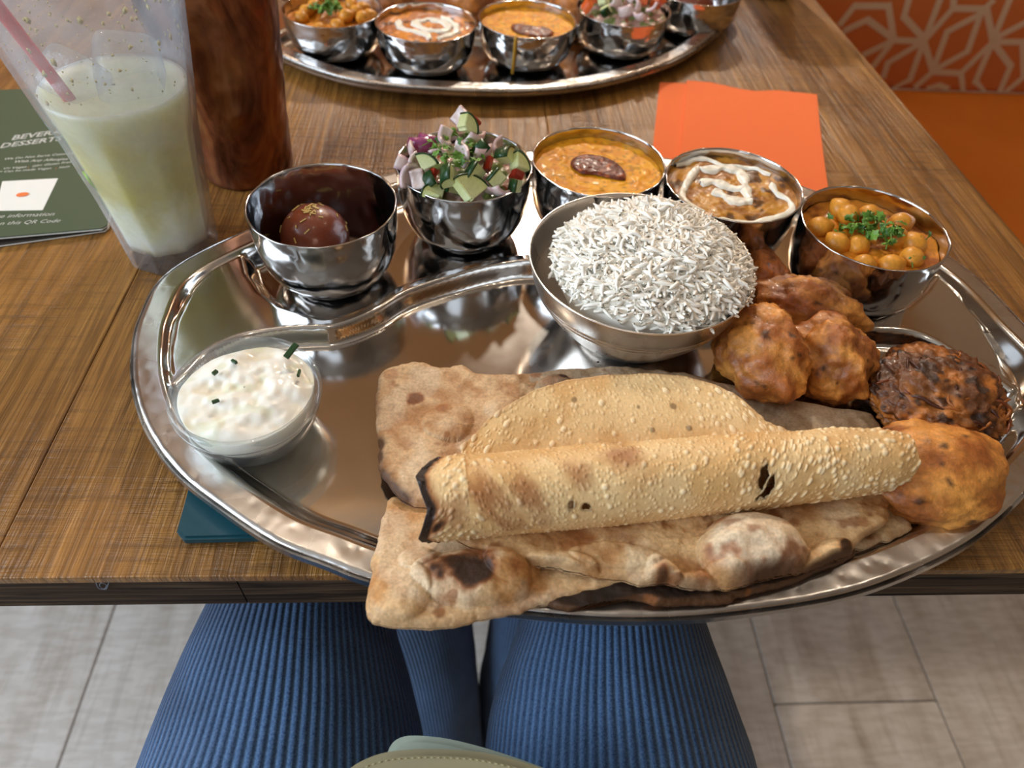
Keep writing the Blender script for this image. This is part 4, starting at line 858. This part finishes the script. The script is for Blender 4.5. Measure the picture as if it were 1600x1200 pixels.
# ------------------------------------------------------------------ papad
def papad():
    zc = .0410
    A = at(657, 782, zc); B = at(1396, 716, zc); ax = (B-A)[:2]; L = np.linalg.norm(ax); ax /= L; nb = np.array([-ax[1], ax[0]])
    back = np.array([at(x, y, .034)[:2] for x, y in [(720, 712), (738, 700), (765, 675), (830, 636), (880, 620), (935, 612), (1000, 609), (1060, 613), (1110, 626), (1150, 645), (1190, 672), (1240, 690)]])
    bu = (back-A[:2])@ax; bw = (back-A[:2])@nb
    nu, nv = 620, 300; u = np.linspace(0, L, nu)
    r = np.interp(u/L, [0, .05, .3, .6, .9, .96, 1], [.0165, .0168, .0170, .0165, .0150, .0142, .0115])
    w = np.interp(u, bu, bw, left=0, right=0); w = np.where(w < r*.2, 0, w)
    v = np.linspace(0, 1, nv)
    V = np.zeros((nu, nv, 3)); vf = .30
    ph0 = math.radians(-80); ph1 = math.radians(-80-360+38)
    for j, vv in enumerate(v):
        if vv < vf:   # flap behind, from its far edge in to the bottom of the roll
            q = vv/vf; nn = w*(1-q)+r*math.cos(ph0)*q; zz = zc+(-r*.98)*(q)+(1-q)*(-.008+.012*np.clip(w/.04, 0, 1))*(w > 0)+(1-q)*(-r*.98)*(w <= 0)
            zz = zz+.003*math.sin(q*PI)*(w > 0)
        else:
            q = (vv-vf)/(1-vf); ph = ph0+(ph1-ph0)*q; k = 1-.04*q; nn = r*k*math.cos(ph)*1.02; zz = zc+r*k*math.sin(ph)
        V[:, j, 0] = A[0]+ax[0]*u+nb[0]*nn; V[:, j, 1] = A[1]+ax[1]*u+nb[1]*nn; V[:, j, 2] = zz
    # wavy ends
    lv = fbm(np.c_[v*9, 0*v, 0*v], 1, 3, 2)-.5; wL = (1-sst(0, .10, u/L))[:, None]; pv = np.clip((v-vf)/(1-vf), 0, 1); dsp = (np.interp(pv, [0, .12, .30, .45, .60, .72, 1], [.012, .006, -.002, .002, -.0015, .006, .016])+.002*lv)[None]*wL
    wR = sst(.92, 1, u/L)[:, None]; dsp = dsp+(.004*np.cos((v-.72)*2*PI)+.003*lv)[None]*wR
    V[..., 0] += ax[0]*dsp; V[..., 1] += ax[1]*dsp
    # surface coordinates for blisters
    S = np.zeros((nu, nv)); S[:, 1:] = np.cumsum(np.linalg.norm(np.diff(V, axis=1), axis=2), 1); U = u[:, None]*np.ones(nv)[None]; Q = np.stack([U, S, 0*U], -1)
    V[..., 2] += .0022*(fbm(Q, 45, 8, 2)-.5)
    H = np.zeros((nu, nv)); R = np.random.default_rng(5); du = u[1]-u[0]
    for i in range(7500):
        big = R.random() < .22; cu = R.random()*L; rad = R.uniform(.0007, .0014) if big else R.uniform(.0003, .0007)
        if big and L*.12 < cu < L*.62 and R.random() < .85: rad *= .5
        i0, i1 = max(0, int((cu-rad)/du)), min(nu, int((cu+rad)/du)+2)
        jj = R.integers(0, nv); iu = min(nu-1, int(cu/du)); sc = S[iu, jj]; ds = max(S[iu, min(jj+1, nv-1)]-S[iu, max(jj-1, 0)], 1e-5)/2; k = int(rad/ds)+1; j0, j1 = max(0, jj-k), min(nv, jj+k+1)
        if j1-j0 > 40: continue
        sub = ((U[i0:i1, j0:j1]-cu)**2+(S[i0:i1, j0:j1]-sc)**2)/rad**2; H[i0:i1, j0:j1] = np.maximum(H[i0:i1, j0:j1], rad*.55*np.sqrt(np.clip(1-sub, 0, 1)))
    Tu = np.gradient(V, axis=0); Tv = np.gradient(V, axis=1); N = np.cross(Tu, Tv); N /= np.linalg.norm(N, axis=2)[..., None]+1e-12
    # outward on the roll: away from the axis
    C0 = np.stack([A[0]+ax[0]*U, A[1]+ax[1]*U, np.full(U.shape, zc)], -1); rolled = (v >= vf)[None]
    sgn = np.where(rolled, np.sign((N*(V-C0)).sum(2)), np.sign(N[..., 2])); N = N*sgn[..., None]
    V = V+N*H[..., None]
    # colour: blisters pale, browned patches, charred left edge
    f = fbm(Q, 60, 31, 3); C = lin(226, 180, 118)*(1-sst(.3, .7, f)[..., None])+lin(240, 204, 148)*sst(.3, .7, f)[..., None]
    hb = sst(.0001, .0006, H)[..., None]; C = C*(1-.55*hb)+lin(250, 230, 192)*.55*hb
    ftop = (v-vf)/(1-vf)
    def fromtop(px_, py_):
        best = None; P = V[::6, ::3]; d = P-CPOS; dep = d@CF; X = 800+FPX*(d@CR)/dep; Y = 600-FPX*(d@CU)/dep; e = (X-px_)**2+(Y-py_)**2+dep*1e4*0; e = np.where((v[::3] > .55)[None] & (v[::3] < .99)[None], e, 1e9); k = np.unravel_index(e.argmin(), e.shape); return U[k[0]*6, 0], S[k[0]*6, k[1]*3], k[0]*6, k[1]*3
    br = np.zeros_like(U)
    for px_, py_, r_, st in [(760, 775, .016, .62), (830, 770, .012, .6), (700, 800, .014, .55), (790, 820, .014, .55), (685, 820, .006, .95), (975, 712, .012, .66), (1010, 695, .010, .6), (908, 738, .0058, 1.0), (905, 741, .009, .55), (850, 825, .010, .4), (960, 690, .012, .45), (1010, 745, .010, .3), (1190, 740, .006, .3)]:
        cu, cs, _, _ = fromtop(px_, py_); rr = np.hypot(U-cu, S-cs)/r_; br = np.maximum(br, st*sst(-.1, .95, 1-rr+.7*(fbm(Q, 210, 44, 3)-.5)))
    el = np.exp(-((U)/(.0030+.004*fbm(Q, 90, 5, 2)))**2); br = np.maximum(br, np.clip(el*1.35, 0, 1.1)*(rolled | (v > .2)[None]))
    fe = np.exp(-((S)/.002)**2)*(w > .002)[:, None]; br = np.maximum(br, .35*fe)
    b1 = sst(.04, .8, br)[..., None]; C = C*(1-b1*.9)+lin(158, 92, 44)*b1*.9; b2 = sst(.65, 1.0, br)[..., None]; C = C*(1-b2)+lin(40, 24, 16)*b2
    # burst holes
    hole = np.zeros((nu, nv), bool); dk = np.zeros((nu, nv))
    for px_, py_, a_, b_ in [(853, 715, .0016, .0017), (893, 793, .0012, .0018), (918, 791, .0018, .0014), (1192, 748, .0020, .0042), (1203, 766, .0026, .0036), (1187, 784, .0010, .0012), (1208, 712, .0022, .0006)]:
        cu, cs, _, _ = fromtop(px_, py_); rr = np.sqrt(((U-cu-.25*(S-cs))/a_)**2+((S-cs)/b_)**2)*(1+.5*(vn(Q, 700, 2)-.5)); hole |= rr < 1; dk = np.maximum(dk, np.exp(-((rr-1)/.35)**2))
    for x, y, a_ in [(1076, 668, .0012), (1020, 672, .001), (897, 626, .0014), (1052, 636, .0016), (997, 637, .0008)]:
        P = V; d = P-CPOS; dep = d@CF; X = 800+FPX*(d@CR)/dep; Y = 600-FPX*(d@CU)/dep; e = np.where((v < vf)[None], (X-x)**2+(Y-y)**2, 1e9); k = np.unravel_index(e.argmin(), e.shape); rr = np.hypot(U-U[k], S-S[k])/a_; dk = np.maximum(dk, sst(1.3, .7, rr)*1.0)
    C = C*(1-dk[..., None]*.6)+lin(60, 34, 18)*dk[..., None]*.6
    Fq = grid_faces(nu, nv); fi = np.arange((nu-1)*(nv-1)); ii, jj = fi//(nv-1), fi % (nv-1)
    deg = (w[ii] <= 0) & (v[jj] < vf-.01); keep = ~hole[ii, jj] & ~deg
    o = mesh('rolled_papad', V.reshape(-1, 3), Fq[keep], M['papad'], None, True, C.reshape(-1, 3))
    md = o.modifiers.new('thickness', 'SOLIDIFY'); md.thickness = .0007; md.offset = -1
    return tag(o, 'rolled crisp blistered papad lying across the flatbreads', 'papad')
papad()

# ------------------------------------------------------------------ drink glass
gc = np.array([-.1835, .3665])
def glass_r(z): return float(np.interp(z, [0, .004, .03, .05, .09, .14, .165], [.0262, .0272, .0295, .0315, .0368, .0445, .048]))
def facet(th, Z):
    k = 9; a = (th+.2) % (2*PI/k)-PI/k; f = math.cos(PI/k)/np.cos(a); t = 1-sst(.075, .098, Z); return 1-t*(1-f)
zs = np.r_[0, .002, .004, np.linspace(.01, .165, 34)]
prof = [(.001, 0)]+[(glass_r(z)-(.001 if z == 0 else 0), z) for z in zs]+[(glass_r(.165)-.001, .166)]
prof += [(glass_r(z)-.0030, z) for z in np.linspace(.164, .014, 26)]+[(.012, .0115), (.001, .011)]
gl = lathe('drinking_glass', prof, M['glass'], None, 144, 0, 0, facet); gl.location = (gc[0], gc[1], 0)
tag(gl, 'tall faceted glass of cloudy lime drink, frosted with condensation', 'glass')
LV = .106
dz_ = [(.001, .0128), (glass_r(.014)-.0044, .0130)]+[(glass_r(z)-.0036, z) for z in np.linspace(.018, LV, 24)]+[(glass_r(LV)-.0052, LV-.0006), (.018, LV-.0007), (.001, LV-.0006)]
dr = lathe('lime_drink', dz_, M['drink'], None, 144, 0, 0, facet); dr.location = (gc[0], gc[1], 0); tag(dr, 'cloudy pale yellow lime drink inside the tall glass', 'drink')
def ice(loc, rot, s_, label):
    o = blob('ice_cube', loc, s_, M['ice'], None, int(s_*9999), .05, 1.2, (1, 1, 1), rot, 4, None, lambda P, Q: Q/(np.abs(P)**6).sum(1)[:, None]**(1/6), .02); return tag(o, label, 'ice', 'ice cubes in the drink')
ice((gc[0]+.012, gc[1]-.004, LV+.008), (.4, .3, .5), .0150, 'large clear ice cube floating in the lime drink')
ice((gc[0]-.014, gc[1]-.008, LV+.006), (.2, .8, 1.2), .0120, 'smaller clear ice cube beside the straw in the drink')
R = np.random.default_rng(8); V = []; F_ = []
for i in range(260):   # pulp and mint flecks stuck inside the empty part of the glass
    z_ = R.uniform(.110, .160); a_ = R.random()*2*PI; r_ = glass_r(z_)-.0034; c_ = np.array([gc[0]+r_*math.cos(a_), gc[1]+r_*math.sin(a_), z_]); t_ = np.array([-math.sin(a_), math.cos(a_), 0]); L_ = abs(R.normal(0, .0006))+.0003; q_ = len(V); n_ = np.array([math.cos(a_), math.sin(a_), 0])
    for k_ in range(5): V.append(c_+t_*L_*math.cos(k_*1.257)*R.uniform(.5, 1.1)+np.array([0, 0, 1])*L_*math.sin(k_*1.257)*R.uniform(.5, 1.3))
    V.append(c_-n_*L_*.5); F_ += [(q_+k_, q_+(k_+1) % 5, q_+5) for k_ in range(5)]+[(q_+4, q_+3, q_+2, q_+1, q_)]
o = mesh('pulp_flecks', V, F_, simple('lime_pulp', lin(206, 186, 110), .5)); tag(o, 'pale lime pulp flecks stuck inside the upper wall of the drink glass', 'pulp', kind='stuff')
# straw leaning towards the upper left of the glass
s0 = np.array([gc[0]-.0035, gc[1]-.024, .078]); s1 = np.array([gc[0]-.030, gc[1]-.026, .172])
s0 = at(128, 180, .096); s1 = at(0, 15, .150); dirv = (s1-s0)
tag(tube('drinking_straw', [s0-dirv*.2, s0, s0+dirv*.5, s1, s1+dirv*.3], .0030, M['straw'], None, 16), 'red plastic straw standing in the lime drink', 'straw')
lw = empty('lime_wedge', (gc[0]-.0095, gc[1]-.0078, .064)); tag(lw, 'squeezed lime wedge pressed against the side of the glass', 'lime')
def lime_part(name, r0, r1, th, m):
    A = np.linspace(0, PI, 14); V = []; k = len(A)
    for y_ in (-th, th):
        for rr in (r0, r1): V += [(rr*math.cos(a), y_, -rr*math.sin(a)) for a in A]
    F_ = []
    for i in range(k-1): F_ += [(k+i, k+i+1, 3*k+i+1, 3*k+i), (2*k+i, 2*k+i+1, i+1, i), (i, i+1, k+i+1, k+i), (3*k+i, 3*k+i+1, 2*k+i+1, 2*k+i)]
    F_ += [(0, k, 3*k, 2*k), (k-1, 3*k-1, 4*k-1, 2*k-1)]
    return mesh(name, V, F_, m, lw)
lime_part('flesh', .001, .0165, .004, M['lime_flesh']); lime_part('peel', .0165, .018, .0042, M['lime']); lw.rotation_euler = (0, 0, math.radians(219))

# ------------------------------------------------------------------ copper tumbler
def cup_r(z): return np.interp(z, [0, .003, .05, .12, .17], [.0295, .031, .0345, .0415, .047])
cp = lathe('copper_tumbler', [(.001, 0)]+[(cup_r(z), z) for z in np.linspace(.0005, .17, 60)]+[(cup_r(.17)-.001, .1705)]+[(cup_r(z)-.0014, z) for z in np.linspace(.169, .003, 20)]+[(.001, .0025)], M['copper'], None, 140, .0014, 8)
q = at(389, 263, 0); cp.location = (q[0], q[1], 0); tag(cp, 'tall hammered copper tumbler standing behind the drink glass', 'tumbler')

# ------------------------------------------------------------------ napkin, menu
D = [at(x, y, 0.002)[:2] for x, y in [(1030, 128), (1290, 152), (1298, 300), (1240, 330), (1018, 260)]]
nk = empty('napkin', (.22, .55, 0)); tag(nk, 'bright orange folded paper napkin lying behind the curry bowls', 'napkin')
def fold(nm, px_, z0, z1, sag=0):
    o = prism(nm, [at(x, y, z1)[:2] for x, y in px_], z0, z1, M['napkin'], nk, .0005); o.location = (-.22, -.55, 0); return o
fold('under_fold', [(1031, 128), (1100, 131), (1150, 300), (1050, 285), (1017, 262)], .0003, .0014)
fold('top_fold', [(1073, 125), (1110, 128), (1160, 139), (1180, 141.5), (1215, 140.5), (1277, 147), (1281, 190), (1287, 240), (1297, 310), (1200, 312), (1058, 290)], .0015, .0032)
mo = Vector((-.229, .383, 0)); ma = math.radians(14)
mn = empty('menu_card', mo, ma); tag(mn, 'dark green printed menu card with white lettering, behind the drink glass', 'menu')
def quad_sheet(nm, P, th, m, parent):
    top = [(x, y, z) for x, y, z in P]; V = top+[(x, y, z-th) for x, y, z in P]; n = len(P)
    F_ = [tuple(range(n)), tuple(range(2*n-1, n-1, -1))]+[(i, n+i, n+(i+1) % n, (i+1) % n) for i in range(n)]
    return mesh(nm, V, F_, m, parent, False)
W_, H_ = .100, .200
sl = lambda y: .0052-.0022*min(1, y/.06)
quad_sheet('cover', [(-W_, 0, .0075), (-.003, 0, .0043), (0, .003, .0042), (0, H_, .0042), (-W_, H_, .0075)], .0004, M['menu'], mn)
quad_sheet('cover_paper_edge', [(-W_, -.0004, .0066), (-.003, -.0004, .0034), (0.0003, .003, .0033), (0.0003, H_, .0033), (-W_, H_, .0066)], .0004, M['paper'], mn)
quad_sheet('back_cover', [(-W_, -.004, .0012), (-.002, .001, .0012), (0, .004, .0012), (0, H_, .0012), (-W_, H_, .0012)], .0006, M['paper'], mn)
quad_sheet('cover_gap_shade', [(-W_, -.0036, .0016), (-.003, .001, .0016), (-.001, .004, .0016), (-.001, H_, .0016), (-W_, H_, .0016)], .0003, M['gap'], mn)  # dark sheet laid in as the shade under the lifted cover
def zc_(x, y): return .0042+.033*(-x)+.00012
def text(s_, x, y, size, m=None, align='LEFT', bold=0.0):
    c = bpy.data.curves.new('t', 'FONT'); c.body = s_; c.size = size; c.shear = .35; c.align_x = align; c.extrude = .00005; c.offset = bold; c.resolution_u = 2
    o = bpy.data.objects.new('t', c); COL.objects.link(o); dg = bpy.context.evaluated_depsgraph_get(); me = bpy.data.meshes.new_from_object(o.evaluated_get(dg)); bpy.data.objects.remove(o)
    me.materials.clear(); me.materials.append(m or M['paper'])
    for v in me.vertices: v.co.x += x; v.co.y += y; v.co.z += zc_(v.co.x, v.co.y)
    t = bpy.data.objects.new('lettering', me); COL.objects.link(t); t.parent = mn; return t
def loc(px_, py_):
    p = at(px_, py_, .0062); d = p[:2]-np.array(mo[:2]); return d[0]*math.cos(ma)+d[1]*math.sin(ma), -d[0]*math.sin(ma)+d[1]*math.cos(ma)
def width(s_):
    c = bpy.data.curves.new('t', 'FONT'); c.body = s_; c.size = 1; c.shear = .35; o = bpy.data.objects.new('t', c); COL.objects.link(o); bpy.context.view_layer.update(); w = o.dimensions.x; bpy.data.objects.remove(o); return w
def line(full, part, a, b, m=None, right=False, bold=.02):
    (x0, y0), (x1, y1) = loc(*a), loc(*b); L = math.hypot(x1-x0, y1-y0); sz = L/width(part)
    t = text(full, 0, 0, sz, m, 'RIGHT' if right else 'LEFT', bold*sz); an = math.atan2(y1-y0, x1-x0); ox, oy = (x1, y1) if right else (x0, y0)
    for v in t.data.vertices:
        x, y = v.co.x, v.co.y; v.co.x = ox+x*math.cos(an)-y*math.sin(an); v.co.y = oy+x*math.sin(an)+y*math.cos(an); v.co.z = zc_(v.co.x, v.co.y)
line('BEVERAGES &', 'BEVER', (17, 220), (79, 210)); line('DESSERTS', 'DESSERT', (-1, 233), (88, 219))
line('We Do Not Serve Customers', 'We Do Not Serve Cus', (6, 251), (93, 241), bold=.012); line('With Any Allergies', 'With Any Allerg', (21, 255), (92, 249), bold=.012)
line('V= Vegan', 'V= Vegan', (4, 266), (39, 262), bold=.012); line('|', 'I', (43, 262), (45, 261.6), M['orange_ink']); line('GF= Gluten Free', 'GF= Gluten', (49, 261), (91, 255), bold=.012)
line('V= Can be made Vegan', '= Can be made Vegan', (-2, 271), (79, 263), bold=.012, right=True); line('|', 'I', (86, 263), (88, 262.6), M['orange_ink']); line('Nuts', 'Nuts', (91, 262), (108, 259), bold=.012)
quad_sheet('white_square', [(x, y, zc_(x, y)) for x, y in [loc(-8, 330), loc(66, 327), loc(90, 277), (lambda p: p)(loc(4, 284))]], .0001, M['paper'], mn)
ex_, ey_ = loc(35, 304)
V = [(ex_+.0038*math.cos(a), ey_+.0026*math.sin(a), zc_(ex_, ey_)+.0002) for a in np.linspace(0, 2*PI, 16, endpoint=False)]; mesh('emblem', V, [tuple(range(16))], M['orange_ink'], mn, False)
line('For more information', 'e information', (-1, 341), (83, 335), right=True, bold=0.0); line('scan this QR Code', 'n this QR Code', (-2, 352), (92, 345), right=True, bold=0.0)

# ------------------------------------------------------------------ steel bowl at the far right, above the frame
sp = lathe('steel_tumbler', [(.001, 0), (.030, 0), (.0315, .002), (.034, .06), (.0375, .140), (.0380, .1405), (.0370, .141), (.0333, .06), (.0300, .004), (.001, .003)], M['rice_bowl'], None, 96)
q = at(1240, 3, 0); sp.location = (.332, q[1]+.030, 0); tag(sp, 'steel tumbler at the top edge of the picture, on the far right of the table', 'tumbler')

# ------------------------------------------------------------------ person's lap, chair, bag
def leg_loft(path, n=160):
    P = np.array([p[:3] for p in path], float); Rr = np.array([p[3:5] for p in path], float)
    Q = spline(np.c_[P, Rr], 14, False); C = Q[:, :3]; T = np.gradient(C, axis=0); T /= np.linalg.norm(T, axis=1)[:, None]
    a = np.array([1., 0, 0]); th = np.linspace(0, 2*PI, n+1); V = []; UV = []
    for i in range(len(C)):
        a = a-T[i]*(a@T[i]); a /= np.linalg.norm(a); b = np.cross(T[i], a)
        ring = C[i]+Q[i, 3]*np.cos(th)[:, None]*a+Q[i, 4]*np.sin(th)[:, None]*b
        wr = (fbm(ring*np.array([1, 1, 1]), 14, 3, 3)-.5)*.008; ring = ring+(ring-C[i])/np.linalg.norm(ring-C[i], axis=1)[:, None]*wr[:, None]
        V.append(ring); UV.append(np.c_[th/(2*PI), np.full(n+1, i/len(C))])
    return np.array(V), np.array(UV)
def person():
    legs = [[(-.085, -.30, -.185, .088, .085), (-.093, -.12, -.175, .088, .084), (-.096, .03, -.163, .086, .082), (-.098, .12, -.155, .074, .076), (-.101, .20, -.152, .055, .066), (-.094, .27, -.175, .053, .060), (-.078, .315, -.24, .055, .057), (-.050, .30, -.36, .052, .056), (-.030, .24, -.52, .046, .050), (-.020, .18, -.66, .042, .044), (-.018, .17, -.70, .042, .042)],
            [(.075, -.30, -.185, .088, .085), (.080, -.12, -.175, .086, .084), (.083, .03, -.163, .083, .082), (.086, .12, -.155, .074, .076), (.092, .20, -.152, .055, .066), (.094, .27, -.175, .053, .060), (.085, .315, -.24, .053, .057), (.075, .30, -.36, .051, .056), (.060, .27, -.52, .046, .050), (.055, .22, -.66, .042, .044), (.055, .21, -.70, .042, .042)]]
    Vs, Us, Fs, off = [], [], [], 0
    for L in legs:
        V, UV = leg_loft(L); n, m_ = V.shape[:2]; Vs.append(V.reshape(-1, 3)); Us.append(UV.reshape(-1, 2)); Fs.append(grid_faces(n, m_)+off); off += n*m_
    # hips up to the waist
    path = [(0, -.30, -.29, .02, .02), (0, -.30, -.275, .15, .11), (0, -.31, -.20, .172, .125), (0, -.33, -.10, .165, .118), (0, -.345, .0, .148, .105), (0, -.35, .03, .146, .103), (0, -.35, .031, .01, .01)]
    V, UV = leg_loft(path); n, m_ = V.shape[:2]; Vs.append(V.reshape(-1, 3)); Us.append(UV.reshape(-1, 2)); Fs.append(grid_faces(n, m_)+off)
    V = np.vstack(Vs); U = np.vstack(Us); F_ = np.vstack(Fs); o = mesh('person', V, F_, M['denim']); uvl = o.data.uv_layers.new(name='UVMap')
    li = np.empty(len(o.data.loops), np.int32); o.data.loops.foreach_get('vertex_index', li); uvl.data.foreach_set('uv', U[li].astype(np.float32).ravel())
    for i, (x, y) in enumerate([(-.018, .20), (.055, .24)]):
        s_ = blob('shoe', (x, y, -.718), .052, M['shoe'], None, i, .0, 1, (.9, 2.2, .62), (0, 0, 0), 4, o, lambda P, Q: np.c_[Q[:, :2], np.where(Q[:, 2] < 0, np.maximum(Q[:, 2], -.95), Q[:, 2]*(1-.35*P[:, 1]))], 0)
    return tag(o, 'seated person in blue corduroy trousers, thighs showing under the table edge', 'person')
M['shoe'] = simple('shoe_leather', lin(40, 36, 34), .5)
person()
ch = tag(empty('chair', (0, -.3, RZ0)), 'dark wooden chair under the seated person', 'chair')
def coff(o): o.location = (0, .3, -RZ0); return o
coff(box('seat', (-.21, -.50, -.315), (.21, .02, -.285), M['chair'], ch, .006))
for x in (-.19, .15):
    for y in (-.49, -.04): coff(box('leg', (x, y, RZ0), (x+.04, y+.04, -.315), M['chair'], ch, .003))
bg = tag(empty('handbag', (0, 0, -.1)), 'sage green leather handbag with stitched flap resting on the lap', 'bag')
def bag_plate(nm, px_, z, zb, m, back=-.10):
    P = [at(x, y, z)[:2] for x, y in px_]; D = list(resample(spline(np.array(P), 8, False), 40, False)); D = [tuple(d) for d in D]; D = D+[(D[-1][0], back), (D[0][0], back)]
    o = prism(nm, D, zb, z, m, bg, .0035); o.location = (0, 0, .1); return np.array(D[:-2])
fl_ = bag_plate('flap', [(520, 1222), (545, 1197), (575, 1180), (612, 1170), (670, 1166.5), (740, 1170), (800, 1182), (850, 1198), (900, 1216)], -.034, -.042, M['bag'])
bag_plate('strap_loop', [(600, 1185), (610, 1160), (624, 1149), (645, 1145.5), (690, 1149), (740, 1160), (800, 1178), (850, 1196)], -.046, -.060, M['bag_light'])
bag_plate('body', [(530, 1240), (560, 1215), (620, 1198), (680, 1194), (750, 1198), (820, 1212), (880, 1235)], -.062, -.095, M['bag'])
c_ = fl_.mean(0); ins = fl_+(np.array([0, -.0042])[None]); st = []
for a in range(0, 38, 1):
    a0_, b0_ = ins[a], ins[a]+(ins[a+1]-ins[a])*.62
    st.append((a0_, b0_))
V = []; F_ = []
for a_, b_ in st:
    d = (b_-a_)/np.linalg.norm(b_-a_); n = np.array([-d[1], d[0]])*.00022; i = len(V); V += [(a_[0]-n[0], a_[1]-n[1], -.0339), (b_[0]-n[0], b_[1]-n[1], -.0339), (b_[0]+n[0], b_[1]+n[1], -.0339), (a_[0]+n[0], a_[1]+n[1], -.0339), ((a_[0]+b_[0])/2, (a_[1]+b_[1])/2, -.0333)]
    F_ += [(i, i+1, i+4), (i+1, i+2, i+4), (i+2, i+3, i+4), (i+3, i, i+4)]
o = mesh('stitching', V, F_, M['bag_stitch'], bg, False); o['kind'] = 'stuff'; o.location = (0, 0, .1)
# loose pale thread caught on the table's front edge
P = [on_y(x, y, .1462) for x, y in [(150, 903), (150, 910), (154, 919), (163, 920), (166, 914), (158, 911), (156, 916), (165, 921), (170, 910)]]
tag(tube('loose_thread', spline(np.array(P), 6, False), .00013, simple('grey_thread', lin(150, 160, 175), .8), None, 5), 'fine pale loop of thread caught on the front edge of the table', 'thread')
